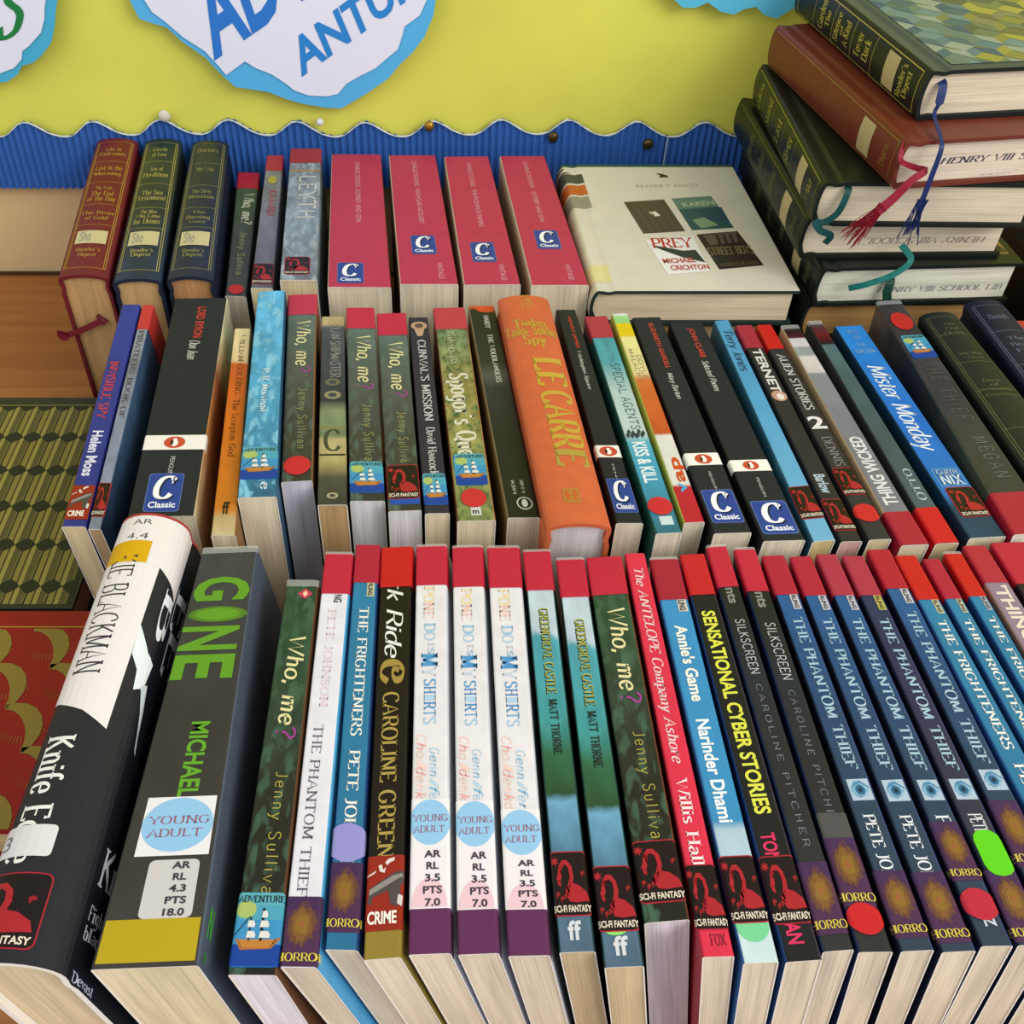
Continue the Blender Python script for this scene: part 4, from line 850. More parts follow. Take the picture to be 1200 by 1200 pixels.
b = add(Spine('aqua-blue book with dark techno title and red dot, crimson tape at top', (685, 372), (712, 370), (768, 626), (800, 623), spine=[(0, '#2c6878'), (.25, '#3c98b8'), (.36, '#4aa4bc'), (.4, '#b8c8c4'), (.6, '#a8c0bc'), (.75, '#4c9ca8'), (1, '#3c8c98')], left='#2a5c54', noise=.1, pages='#e0d4ba', group=MR)).tape(396, '#a83044')
b.T('SPECIAL AGENTS', 426, 503, -.1, .3, 'line', '#2a5058'); b.T('SAM HUTTON', 398, 424, -.05, .2, 'line', '#58848c', 'author_lettering'); b.T('KISS & KILL', 518, 566, -.3, .3, 'bold', '#dce8e8'); b.band(605, 615, '#c4d4d8', 'publisher_mark', -.2, .34); b.dot(583, 604, '#c02430', 0, rx=.0066)
d = Decal(b, 'running_figures'); R = random.Random(8)
for i in range(9):
    x = b.s(-.4 + .09 * i); y0 = b.y(512) + R.uniform(-.002, .002); d.poly([(x, y0), (x + .0015, y0 + .002), (x + .0008, y0 + .005), (x - .0006, y0 + .003)], '#2c3c44', 2)
d.done()
b = add(Spine('cream, flame-orange and red book with white and green top, leaning beside the aqua one', (716, 368), (736, 367), (801, 613), (827, 611), spine=[(0, '#b41c30'), (.14, '#b41c30'), (.15, '#d4d4cc'), (.36, '#d4d4cc'), (.37, '#b85024'), (.5, '#c4602c'), (.63, '#c46830'), (.67, '#dccf98'), (.86, '#dcd68c'), (.87, '#d8bc14'), (.94, '#d8c010'), (.945, '#8cc878'), (.985, '#94cc84'), (.99, '#d4d4d4'), (1, '#d4d4d4')], left='#b8b84c', noise=.12, pages=CREAM, group=MR))
b.T('MALACHY', 409, 447, -.3, 0, 'line', '#8c7c58', 'author_lettering'); b.T('DOYLE', 416, 444, .1, .4, 'line', '#8c7c58', 'author_lettering'); b.T('ap', 536, 565, -.3, .34, 'bold', '#c4481c', flip=True); b.T('v', 566, 577, -.3, .24, 'bold', '#4c9ccc', flip=True)
classic('black classic with blue letter sticker, left of two medium leaning black ones', (740, 372), (775, 372), (836, 626), (882, 623), 'ELIZABETH GASKELL', 'Mary Barton', 379, 432, 437, 467, (531, 545), (574, 613), (-.46, .46), slope=-.33)
classic('black classic with blue letter sticker, left neighbour of the pale blue book', (784, 379), (824, 377), (894, 635), (945, 632), 'JOHN CLARE', 'Selected Poems', 385, 419, 423, 458, (539, 552), (587, 626), (-.46, .46), slope=-.36)
b = add(Spine('pale blue book with handwritten black name at top, sci-fi sticker low down', (836, 376), (855, 375), (952, 636), (980, 631), spine=[(0, '#6ca8cc'), (.6, '#4c98c4'), (1, '#4a90bc')], left='#2c5c74', noise=.08, pages='#dcc48c', group=MR, slope=-.4))
b.T('Terry Jones', 386, 434, -.25, .35, 'script', '#1c3444', 'author_lettering'); b.stick('sci', 570, 608, wrap=.001)
b = add(Spine('thin charcoal book with dark crimson top tape, right of the pale blue book', (862, 382), (882, 381), (985, 635), (1012, 634), spine='#2a282a', left='#201e22', pages='#d8a8a0', group=MR, slope=-.42)).tape(408, '#a0283c')
b.T('TERNET', 409, 460, -.3, .3, 'bold', '#d4d0cc'); b.T('The Novel', 470, 494, -.26, .26, 'serif', '#b07880', 'subtitle_lettering') if 0 else None
b.T('Barlow', 555, 580, -.3, .3, 'bold', '#a8bcc8', 'author_lettering') if 0 else b.T('Barlow', 556, 578, -.3, .3, 'bold', '#a8bcc8', 'author_lettering')
d = Decal(b, 'round_emblem'); d.ell(b.s(0), b.y(464), .0045, .005, '#b8907c', 1); d.ell(b.s(.05), b.y(465), .0022, .003, '#dcd4cc', 2); d.done(); b.stick('sci', 585, 622, wrap=.001)
b = add(Spine('thin charcoal book with bright red tape, white capitals and large numeral two', (886, 381), (905, 381), (1018, 633), (1046, 631), spine='#302e30', pages='#d8c8a0', group=MR, slope=-.44)).tape(409, '#c0201c')
b.T('ALIEN STORIES', 416, 480, -.26, .3, 'serif', '#c8c4c0'); b.Hh('2', 488, 502, -.5, .46, 'bold', '#dcd8d8', 'numeral'); b.T('DENNIS', 512, 546, -.24, .28, 'thin', '#8a8684', 'author_lettering'); b.stick('sci', 548, 580, wrap=.001); b.dot(591, 612, '#c02028', rx=.006)
b = add(Spine('upside-down grey book with white bands and crimson tape at its near end', (915, 383), (937, 382), (1056, 640), (1090, 637), spine=[(0, '#707078'), (.5, '#74757e'), (.74, '#84888c'), (.75, '#c4c0bc'), (.83, '#c8c4c0'), (.84, '#8c9494'), (.88, '#8c9494'), (.89, '#c8c4c4'), (.93, '#c4c0c0'), (.935, '#4c1420'), (.97, '#1c1414'), (1, '#3a3a36')], left='#b49c7c', noise=.12, pages='#dcccaa', group=MR, slope=-.46, jacket=True)).tape(600, '#a01c34', tail=True, wrap=.02)
b.T('THING WICKED', 512, 592, -.3, .28, 'bold', '#d8d8d8', flip=True)
b = add(Spine('dark grey-teal book with scarlet tape at its near end, left of vivid blue book', (946, 378), (964, 377), (1096, 638), (1125, 635), spine=[(0, '#4a5c64'), (.4, '#3c4c54'), (.8, '#4a6468'), (.87, '#4c686c'), (.88, '#1c1214'), (.93, '#641018'), (.97, '#48282c'), (1, '#505450')], left='#26282a', noise=.2, pages='#dcc89c', group=MR, slope=-.5, jacket=True)).tape(595, '#c01420', tail=True, wrap=.02)
b.T('OTTO AND THE', 520, 585, -.1, .3, 'serif', '#98acb0', flip=True) if 0 else None
b.T('STORIES', 466, 500, -.1, .24, 'serif', '#8c9c9c', 'title_lettering') if 0 else None
b.T('OTTO', 550, 586, -.1, .3, 'serif', '#a8b8bc', flip=True); b.T('MORE TALES', 418, 465, -.2, .2, 'serif', '#8c9c9c', 'series_lettering') if 0 else None
b = add(Spine('vivid blue book with white brush-written title and red dragon sticker near its base', (977, 382), (1012, 382), (1136, 632), (1180, 627), spine=[(0, '#1c4058'), (.12, '#183850'), (.17, '#1c6cb8'), (.5, '#1468c4'), (1, '#2880cc')], left='#123048', noise=.15, pages='#dccfb0', group=MR, slope=-.52))
b.lines([('KEYS', 387, 391, .5), ('TO', 394, 398, .3), ('THE', 402, 406, .5), ('KINGDOM', 409, 414, 1.0)], 'serif', '#7cacd0', name='series_lettering')
b.T('Mister Monday', 428, 526, -.3, .3, 'script', '#e0e6ea'); b.band(549, 569, '#5c94bc', 'author_panel', -.38, .44); b.band(550, 568, '#1c60a4', 'author_panel', -.35, .41, layer=1)
b.Hh('GARTH', 551, 556, -.28, .34, 'serif', '#bcd0dc', layer=3); b.Hh('NIX', 557, 568, -.28, .34, 'serif', '#ccdce4', layer=3); b.stick('sci', 571, 606, -.36, .5, wrap=0)
b = add(Spine('dark plastic-covered book with red dot and ship sticker near its head, middle row right', (1027, 355), (1057, 353), (1188, 628), (1240, 622), h=.132, spine=[(0, '#2c2e34'), (.5, '#2c2e38'), (1, '#3c3835')], left=[(0, '#5c6448'), (.3, '#3c4438'), (.7, '#2c3034'), (1, '#5c544c')], noise=.25, rough=.25, coat=.6, pages='#e0d8c4', group=MR, slope=-.5, jacket=True)).tape(577, '#a01c34', tail=True, wrap=.03)
b.dot(367, 387, '#bc2c24', .0, rx=.0078); b.stick('adv', 393, 420, -.42, .5, wrap=0)
b.T('THE THIEF', 424, 492, -.2, .3, 'wide', '#5c564c'); b.T('MEGAN', 512, 560, -.1, .3, 'wide', '#6a6c70', 'author_lettering', flip=False)
def rd_spine(label, HL, HR, TL, TR, col, gold, vs, label_v=None, h=.135, bulge=.0045, gr=BR, rows=(), fr=(-.40, .40), slope=None, pages='#d0a878', right=None, far=0.0):
    b = add(Spine(label, HL, HR, TL, TR, h=h, spine=col, pages=pages, hard=True, bulge=bulge, group=gr, inner=col if isinstance(col, str) else '#1c2434', slope=slope, right=right, far=far))
    d = Decal(b, 'gilt_frame', rough=.4); a, c = b.s(fr[0]), b.s(fr[1]); e = .0005; y0, y1 = b.y(vs[-1]), b.y(vs[0])
    for k in (0, .0014):
        if k and gold == 'x': break
        d.rect(a + k, a + k + e, y0, y1, gold); d.rect(c - k - e, c - k, y0, y1, gold)
    for v in vs: d.rect(a, c, b.y(v) - e / 2, b.y(v) + e / 2, gold)
    d.done()
    if rows: b.lines(rows, 'serif', gold, -.28, .28)
    if label_v:
        d = Decal(b, 'paper_label', off=.0002); d.rect(b.s(-.3), b.s(.3), b.y(label_v[1]), b.y(label_v[0]), '#c8bc8c'); d.done()
        b.Hh('Sho 11', label_v[0] + 2, label_v[1] - 3, -.22, .16, 'line', '#7c8490', 'handwriting', layer=5)
    return b
g2 = '#8c845c'
rd_spine('dark green gilt-framed hardback left of the navy one, right end of middle row', (1078, 366), (1124, 365), (1247, 610), (1322, 606), '#1c2420', '#5c5c40', (371, 391, 423, 455, 500, 590), gr=MR, slope=-.5,
         rows=[('The', 378, 381, .5), ('Old', 383, 386, .5), ('Order', 388, 391, .8), ('The Man', 412, 415, .9), ('Watch', 417, 420, .7), ('Dust', 444, 447, .6), ('of', 449, 452, .3), ('Wounded', 454, 457, .9), ('Crossing', 460, 463, 1)])
rd_spine('navy gilt-banded hardback, right end of the middle row', (1131, 352), (1177, 350), (1325, 610), (1400, 606), '#181e30', '#5a6478', (357, 387, 425, 470, 590), gr=MR, slope=-.55,
         rows=[('Bonds', 368, 373, .8), ('The', 394, 398, .6), ('Bear', 401, 405, .7), ('Fox', 408, 412, .6)])
add(Spine('narrow orange-red book just showing beyond the navy hardback at the right edge', (1186, 376), (1206, 376), (1408, 640), (1440, 640), h=.129, spine='#b8402c', pages=CREAM, group=MR, slope=-.6))

# ------------------------------------------------------------------ back row
rd_spine('burgundy gilt-framed hardback with ribbon, leftmost of the back row', (111, 163), (162, 161), (65, 322), (126, 322), '#6c1c22', '#b08a34', (166, 189, 213, 239, 263, 313), (270, 285),
         rows=[('Life in', 173, 177, .6), ('Extremis', 178, 182, 1), ('Lost in the', 194, 199, 1), ('Morning', 201, 205, 1), ('The Train', 218, 222, .6), ('The End', 224, 229, .8), ('of the Day', 230, 235, 1), ('The River', 247, 251, 1.2), ('of Gold', 253, 257, .8), ("Reader's", 290, 294, .8), ('Digest', 296, 300, .6)], pages='#c89c62')
rd_spine('dark green-blue gilt-framed hardback with paper label, second in the back row', (168, 163), (213, 162), (129, 328), (189, 325), [(0, '#1c2c44'), (.4, '#202c30'), (1, '#2c3a24')], '#a89c54', (167, 189, 215, 243, 267, 316), (271, 287),
         rows=[('Circle', 173, 177, .6), ('of Love', 179, 183, .6), ('Son of', 196, 200, .5), ('Perdition', 202, 207, 1), ('The Sea', 223, 228, .8), ('Testament', 229, 234, 1.1), ('The Man', 246, 250, .6), ('Who Came', 251, 255, .9), ('for Dinner', 256, 262, 1), ("Reader's", 291, 295, .8), ('Digest', 296, 300, .7)], pages='#c8a068')
rd_spine('navy gilt-framed hardback with blank paper label, third in the back row, its right cover showing', (223, 165), (268, 164), (193, 324), (250, 324), [(0, '#16203a'), (.5, '#1a2438'), (1, '#283228')], '#8c8450', (168, 191, 217, 243, 266, 314), (271, 287),
         rows=[('Doctors', 174, 178, .9), ('No Way', 196, 200, .7), ('The Silver', 222, 226, .8), ('Mountain', 228, 232, 1), ('The', 247, 250, .5), ('Burning', 252, 256, .9), ('Coast', 258, 261, .6), ("Reader's", 291, 295, .8), ('Digest', 296, 300, .7)], pages='#c08c58', right='#1a2236')
b = add(Spine('thin grey-green book with crimson tape and red dot, shortest of the back row', (278, 203), (305, 202), (263, 346), (289, 348), h=.117, spine=[(0, '#3c4044'), (.4, '#3a4044'), (.8, '#3c5440'), (1, '#44644c')], noise=.25, pages='#d0c4b0', group=BR)).tape(221, '#b01c30')
b.T('Who, me?', 227, 262, -.1, .4, 'bscript', '#c8ccb4'); b.T('Jenny Sulliva', 272, 322, -.1, .24, 'line', '#9c9c68', 'author_lettering'); b.dot(334, 345, '#c01c24', 0, rx=.006)
b = add(Spine('slim mauve-grey book with small red title, left of the silver-grey one in back row', (312, 183), (333, 182), (293, 337), (320, 338), h=.127, spine=[(0, '#585864'), (.4, '#6c7080'), (.8, '#7c7c7c'), (1, '#5c5c48')], noise=.3, pages='#dcc898', group=BR)).tape(200, '#a8283c')
b.T('GUARD', 224, 252, -.1, .3, 'serif', '#a83c3c'); b.stick('sci', 309, 333, wrap=.0005); b.dot(207, 216, '#a89c3c', 0, rx=.0035, name='emblem')
b = add(Spine('silver-grey book with rune-like pale title and wide dragon sticker, left of the crimson paperbacks', (340, 175), (377, 174), (327, 328), (372, 328), h=.134, spine=[(0, '#707884'), (.4, '#8090a0'), (.7, '#7c8488'), (.9, '#6c7078'), (.91, '#242838'), (1, '#242838')], noise=.35, blot='#98a4b0', pages='#d8c49c', group=BR)).tape(191, '#9c2c3c')
b.T('LEYTH', 206, 256, -.15, .4, 'line', '#d0ccc4'); b.T('John Duncan', 258, 300, -.1, .2, 'serif', '#a8b4c0', 'author_lettering') if 0 else None; b.band(199, 200.5, '#a8843c'); b.Hh('2', 193, 197, -.1, .06, 'sans', '#a8b0b8'); b.stick('sci', 301, 322, -.42, .32, wrap=0)
def vint(label, HL, HR, TL, TR, auth, title, a, c, cv, ca, vv, pages='#dccfb0', **k):
    b = add(Spine(label, HL, HR, TL, TR, spine='#b43350', left='#d8cca8', right='#8a2038', pages=pages, group=BR, **k))
    b.T(auth, a[0], a[1], -.03, .07, 'sans', '#d89aa4', 'author_lettering'); b.T(title, c[0], c[1], -.03, .07, 'sans', '#d89aa4')
    b.stick('cla', *cv, *ca, wrap=0)
    if vv: b.T('VINTAGE', *vv, -.01 + .2, .09 + .2, 'sans', '#d89aa4', 'publisher_lettering')
    return b
vint('crimson paperback with blue letter sticker at its very foot, first of the four crimson copies', (388, 181), (447, 181), (383, 336), (459, 337), 'CHARLES DICKENS', 'DOMBEY AND SON', (190, 219), (222, 260), (308, 332), (-.36, .08), None)
vint('crimson paperback with sticker highest of the left three, second of the four crimson copies', (455, 182), (511, 182), (468, 333), (538, 333), 'CHARLES DICKENS', 'NICHOLAS NICKLEBY', (189, 218), (222, 262), (276, 298), (-.24, .22), (308, 327))
vint('crimson paperback with worn head corners, third of the four crimson copies', (520, 184), (573, 183), (543, 334), (611, 333), 'CHARLES DICKENS', 'THE PICKWICK PAPERS', (191, 219), (222, 266), (284, 307), (-.28, .18), (310, 329))
vint('crimson paperback beside the flat white-jacketed hardback, fourth of the four crimson copies', (585, 183), (639, 183), (622, 334), (691, 334), 'CHARLES DICKENS', 'DOMBEY AND SON', (190, 220), (225, 260), (270, 292), (-.22, .24), (310, 328))
add(Spine('black-covered book standing spine up in shadow beyond the tall stack at the right edge', (1188, 232), (1240, 232), (1262, 345), (1330, 345), h=.15, spine='#141210', pages='#8a7850', group=BR, hard=True, bulge=.004))

# ------------------------------------------------------------------ flat hardbacks
class Flat(Book):
    """book lying flat, spine to the left; (x, y) = spine corner at the tail, z0 = underside"""
    def __init__(self, label, x, y, z0, T, W_, L, yaw=0, skew=0, spine='#1c2420', top=None, bottom=None, pages='#dcc9a0', group=None, hard=True, bulge=.004, kind='hardback_book', inner=None):
        c, s = math.cos(yaw), math.sin(yaw); org = (x, y, z0); h = W_
        def Wm(a, yy, z):
            X = (h - z) + skew * yy; Y = yy
            return (x + X * c - Y * s, y + X * s + Y * c, z0 + a + T / 2)
        o = Outline(T, h, bulge=bulge, groove=True); m = mat(spine, .38, .25, noise=.08, scale=90) if isinstance(spine, str) else art(spine, L)
        ms = [m, m if bottom is None else mat(bottom, .4), m if top is None else mat(top, .4, .2, noise=.04), mat(inner or (spine if isinstance(spine, str) else '#202830'), .6)]
        self.T_ = T
        super().__init__(label, Wm, o, L, org, ms, pages, kind, group, True)
    def cover_s(self, f): return self.o.half + .011 + f * (self.o.S[-1] - self.o.half - .011)
def ribbon(parent, org, pts, wd, col, name='ribbon', fray=0, R=random.Random(1)):
    """a satin ribbon swept along pts (world), flat width wd, optional frayed end"""
    v = []; f = []
    P = [Vector(p) for p in pts]; Q = []
    for i in range(len(P) - 1):
        a, b_, c_, d_ = P[max(i - 1, 0)], P[i], P[i + 1], P[min(i + 2, len(P) - 1)]
        for k in range(5):
            t = k / 5; Q.append(.5 * ((2 * b_) + (c_ - a) * t + (2 * a - 5 * b_ + 4 * c_ - d_) * t * t + (3 * b_ - a - 3 * c_ + d_) * t ** 3))
    Q.append(P[-1])
    n = len(Q)
    for i, q in enumerate(Q):
        d_ = (Q[min(i + 1, n - 1)] - Q[max(i - 1, 0)]).normalized(); side = d_.cross(Vector((0, -1, .25))).normalized(); up = side.cross(d_)
        w_ = wd(i / (n - 1)) if callable(wd) else wd
        for k, e in ((-1, 0), (1, 0), (1, 1), (-1, 1)): v.append(tuple(q + side * k * w_ / 2 + up * (.0004 * e)))
    for i in range(n - 1):
        a = 4 * i
        for k in range(4): f.append((a + k, a + (k + 1) % 4, a + 4 + (k + 1) % 4, a + 4 + k))
    f += [(0, 1, 2, 3), (4 * n - 1, 4 * n - 2, 4 * n - 3, 4 * n - 4)]
    r = link(name, v, f, [mat(col, .4, 0, noise=.15, scale=300)], None, parent, org)
    if fray:
        v = []; f = []; e = Q[-1]; d0 = (Q[-1] - Q[-3]).normalized()
        for i in range(fray):
            sd = d0.cross(Vector((0, -1, .2))).normalized(); a = e + sd * R.uniform(-.003, .003); dr = (d0 + sd * R.uniform(-.3, .3) + Vector((0, R.uniform(-.1, .1), R.uniform(-.1, .1)))).normalized(); L_ = R.uniform(.012, .024)
            ps = [a - dr * .004, a + dr * L_ * .5, a + dr * L_ + Vector((0, 0, -.002))]
            k = len(v)
            for p in ps:
                for q in ((-.00035, 0, 0), (.00035, 0, 0), (0, -.0004, .0003)): v.append(tuple(p + Vector(q)))
            for j in (0, 3):
                for m in range(3): f.append((k + j + m, k + j + (m + 1) % 3, k + j + 3 + (m + 1) % 3, k + j + 3 + m))
        o = link('frayed_end', v, f, [mat(col, .5)], None, r, org); o['kind'] = 'stuff'
    return r

# stack at the right
TS = .030
tn = lambda v: math.tan(alpha(v))
DA = TS / (tn(142) - tn(83)); ZA = H - DA * tn(83)
zt_ = ZA; SG = 'hardbacks in the tall stack at the right'
def xat(u, D, z): return at_z(u, PV + F * math.tan(math.atan2(H - z, D) - TH), z)[0]
def rd_flat(label, u, D, ztop, T, yaw, skew, spine, gold, top=None, rows=(), lab=True, Wd=.137, L=.19, pages='#dfcfae', bottom=None):
    x = xat(u, D, ztop - T / 2)
    b = Flat(label, x, D, ztop - T, T - .0003, Wd, L, yaw, skew, spine, top, pages=pages, group=SG, bottom=bottom)
    d = Decal(b, 'gilt_frame', rough=.4); a = b.o.half * .8; e = .0006; y0, y1 = .006, L - .006
    d.rect(-a, -a + e, y0, y1, gold); d.rect(a - e, a, y0, y1, gold); d.rect(-a, a, y0, y0 + e, gold); d.rect(-a, a, y1, y1 + e, gold)
    for f_ in (.34, .5, .66, .82): d.rect(-a, a, L * f_, L * f_ + e * .7, gold)
    d.done()
    # gilt words across the spine: seen from the left with the tail toward the camera
    d = Decal(b, 'gilt_lettering', rough=.4)
    for t, f0, f1, k in rows: d.text(t, -a * k, a * k, L * f0, L * f1, 'serif', gold, down=False)
    d.done()
    if lab:
        d = Decal(b, 'paper_label', off=.00025); d.rect(-a * .82, a * .82, L * .17, L * .25, '#b8a878'); d.done()
    return b
rowsA = [('Digest', .08, .11, .6), ("Reader's", .12, .15, .75), ('Dark', .37, .41, .5), ('Tower', .43, .47, .6), ('A Kind', .53, .57, .6), ('of', .58, .6, .2), ('Silence', .61, .645, .7), ('The', .69, .72, .4), ('Garden', .74, .78, .7)]
A_ = rd_flat('dark green hardback with patterned blue-green cover and blue ribbon, topmost of the tall stack', 1078, DA, ZA, TS, .12, -.02, '#141c1a', '#b8ac4c', '#30424c', rowsA)
# zigzag patterned front cover: printed parallelograms
d = Decal(A_, 'cover_pattern', off=.00015, rough=.4); R = random.Random(12); s0, s1 = A_.cover_s(.03), A_.cover_s(.97); y0, y1 = .008, A_.L - .008
d.rect(s0, s1, y0, y1, '#66704a', 0)
blu = ['#38586c', '#4c6c7c', '#607c84', '#86948c', '#2c4c6c', '#58706c']; oli = ['#7c7c44', '#8c8c44', '#5c6044', '#6c7450', '#4c5448', '#9a9648', '#74785c', '#5c6c58']
ny, nx_ = 9, 6; dy = (y1 - y0) / ny; dx = (s1 - s0) / nx_
for j in range(-1, ny + 1):
    for i in range(-1, nx_ + 1):
        a = s0 + dx * i + (dx * .5 if j % 2 else 0); c_ = y0 + dy * j
        def P4(pts): return [(min(max(a + dx * x, s0), s1), min(max(c_ + dy * y, y0), y1)) for x, y in pts]
        for k, pts in enumerate(([(0, .5), (.5, 0), (1, .35), (.5, .85)], [(0, .5), (.5, .85), (.42, 1.3), (0, 1.0)], [(.5, .85), (1, .35), (1, 1.0), (.42, 1.3)])):
            q = P4(pts); w1 = max(p[0] for p in q) - min(p[0] for p in q); w2 = max(p[1] for p in q) - min(p[1] for p in q)
            if w1 < .0015 or w2 < .0015: continue
            d.poly(q, R.choice(blu if (i / nx_ + R.uniform(-.2, .2)) < .32 else oli), 1 + k)
d.done()
B_D = (H - (ZA - TS) + TS) / tn(222); zb_ = ZA - TS - .0003
B_ = rd_flat('reddish-brown hardback with crimson tassel, second from the top of the tall stack', 1050, B_D, zb_, TS, .14, -.02, '#6c2f20', '#8c6c30', None, [('Digest', .07, .10, .5)], True, L=.196, pages='#dccbb0')
C_D = (H - (zb_ - TS) + TS) / tn(265); C_ = rd_flat('dark green hardback with teal ribbon, third from the top of the tall stack, turned slightly', 955, C_D, zb_ - TS, TS, -.02, 0, '#151c16', '#8c8c34', None,
             [('Wild', .08, .12, .5), ('River', .38, .44, .7), ('Last', .54, .6, .6), ('Stand', .7, .76, .7), ('Eden', .86, .91, .7)])
D_D = (H - (zb_ - 2 * TS) + TS) / tn(303); D_ = rd_flat('dark green hardback with curved paper label, fourth from the top of the tall stack', 938, D_D, zb_ - 2 * TS, TS, .02, 0, '#141a14', '#5c5c34', None,
             [('Dust', .08, .12, .5), ('Storm', .38, .44, .7), ('Lake', .54, .6, .6), ('Birds', .7, .76, .7)])
E_D = (H - (zb_ - 3 * TS) + TS) / tn(360); E_ = rd_flat('dark green hardback with stamped white page edges, fifth from the top of the tall stack', 955, E_D, zb_ - 3 * TS, TS, .05, 0, '#121814', '#4c5434', None,
             [('Night', .08, .12, .6), ('Sands', .38, .44, .7), ('Harbour', .54, .6, .9), ('Hills', .7, .76, .7)], pages='#e0dcc4')
d = Decal(E_, 'cover_panel', off=.00015, rough=.4); s0, s1 = E_.cover_s(.1), E_.cover_s(.96); d.rect(s0, s1, .012, E_.L - .012, '#8c7440')
for i in range(11):
    a = s0 + (s1 - s0) * i / 11; d.poly([(a, .014), (a + .005, .03), (a + .010, .014)], '#2c3424', 1); d.poly([(a + .002, .03), (a + .006, .05), (a + .011, .03)], '#4c4828', 1)
d.done()
zr = zb_ - 4 * TS; nrest = 4; tr_ = zr / nrest
for k in range(nrest):
    rd_flat(['dark hardback whose brown page edge shows just above the middle row, sixth in stack', 'dark hardback hidden low in the tall stack, seventh from the top', 'dark hardback hidden low in the tall stack, eighth from the top', 'dark hardback at the very bottom of the tall stack'][k],
            938, E_D + .005, zr - tr_ * k, tr_, .02, 0, '#181a18', '#3c4034', None, [], False, pages='#b88c50')
# stamps on the page edges
def stamp(b, t, a0, a1, f0, f1, col='#4c4c50', font='iserif', flip=False, name='stamp_lettering'):
    pol, w_, h_ = text(t, font); v = []; f = []
    for q in pol:
        k = len(v)
        for x, y in q:
            X, Z = x / w_, y / h_
            if flip: X, Z = 1 - X, 1 - Z
            v.append(b.W(-b.T_ / 2 + b.T_ * (f0 + (f1 - f0) * Z), .0028, b.o.h - (a0 + (a1 - a0) * X)))
        f.append(tuple(range(k, len(v))))
    link(name, v, f, [mat(col, .8)], None, b.root, b.org)
stamp(B_, 'HENRY VIII SCHOOL', .030, .116, .44, .57, '#3c3c4c'); stamp(B_, '.. .. . . . - 0F W', .06, .100, .14, .26, '#5c5868')
stamp(D_, 'HENRY VIII SCHOOL', .046, .125, .30, .44, '#a08c80', flip=True); stamp(E_, 'HENRY VIII SCHOOL LIB', .045, .130, .28, .42, '#8c8c8c')
# ribbons
def bp(b, x, a, y): return b.W(-b.T_ / 2 + b.T_ * a, y, b.o.h - x)
p0 = bp(A_, .012, .72, -.0002); zc_ = zb_
ribbon(A_.root, A_.org, [bp(A_, .012, .74, .006), p0, (p0[0] - .0005, p0[1] - .004, p0[2] - .009), (p0[0] - .002, p0[1] - .006, zc_ + .006), (p0[0] - .004, B_D + .004, zc_ + .0022), (p0[0] - .005, B_D - .005, zc_ - .002), (p0[0] - .006, B_D - .007, zc_ - .018), (p0[0] - .007, B_D - .008, zc_ - .036)], lambda t: .0052 if t < .3 else .0018 + .0016 * t, '#1c2c5c', fray=18)
p0 = bp(B_, .012, .48, -.002); ribbon(B_.root, B_.org, [bp(B_, .003, .95, .004), bp(B_, -.001, .7, -.004), p0, (p0[0] + .004, p0[1] - .004, p0[2]), (p0[0] - .004, p0[1] - .008, p0[2] - .004), (p0[0] - .012, p0[1] - .010, p0[2] - .014), (p0[0] - .020, p0[1] - .012, p0[2] - .022)], lambda t: .0022 + .004 * t, '#8c1c30', fray=44)
p0 = bp(C_, .018, .82, -.0005); ribbon(C_.root, C_.org, [bp(C_, .018, .84, .005), p0, (p0[0] - .004, p0[1] - .004, p0[2] - .012), (p0[0] - .012, p0[1] - .006, p0[2] - .018), (p0[0] - .018, p0[1] - .008, p0[2] - .017), (p0[0] - .014, p0[1] - .009, p0[2] - .022), (p0[0] - .006, p0[1] - .008, p0[2] - .026), (p0[0] - .008, p0[1] - .007, p0[2] - .032)], .0042, '#144844')
p0 = bp(E_, .052, 1.12, -.001); ribbon(E_.root, E_.org, [bp(E_, .05, 1.5, .002), (p0[0] + .004, p0[1] - .004, p0[2] + .004), (p0[0] - .006, p0[1] - .008, p0[2] - .004), (p0[0] - .022, p0[1] - .010, p0[2] - .010), (p0[0] - .032, p0[1] - .007, p0[2] - .015)], .0042, '#1c6c60')
p0 = bp(E_, .05, .62, -.0006); ribbon(E_.root, E_.org, [bp(E_, .05, .7, .004), p0, (p0[0] - .001, p0[1] - .002, p0[2] - .006), (p0[0] + .0005, p0[1] - .003, p0[2] - .012)], .006, '#143c2c')

# white-jacketed hardback lying flat on three others
tl = at_z(693, 341, .129); tr = at_z(934, 333, .129); hl = at_z(650, 184, .129)
PT = .0275; PWd = tr[0] - tl[0]; PL = .186
def flat_under(label, z0, T, k):
    b = Flat(label, tl[0] + .004, tl[1] + .003 + k, z0, T, PWd - .012, PL - .01, 0, (hl[0] - tl[0]) / (hl[1] - tl[1]), '#182018', None, pages='#c8a878', group='hardbacks in the low pile under the white-jacketed one'); return b
zz = .129 - PT
for k in range(3): flat_under(['black hardback directly under the white-jacketed flat book', 'dark hardback hidden second in the low pile under the white-jacketed book', 'dark hardback at the bottom of the low pile behind the middle row'][k], zz - zz / 3 * (k + 1), zz / 3, .002 * k)
b = Flat('white-jacketed flat hardback showing four small cover pictures, on top of the low pile', tl[0], tl[1], .129 - PT, PT, PWd, PL, 0, (hl[0] - tl[0]) / (hl[1] - tl[1]), '#d4ccb0', '#d2ccbc', pages='#e0ccaa', bulge=.005, inner='#20302c')
def cv(u, v):
    x, y = at_z(u, v, .129)[:2]; yy = y - tl[1]; X = x - tl[0] - (hl[0] - tl[0]) / (hl[1] - tl[1]) * yy
    return (b.o.S[-1] - (PWd - X), yy)
def quad(d, pts, col, l=1): d.poly([cv(*p) for p in pts], col, l)
d = Decal(b, 'cover_picture', off=.00015)
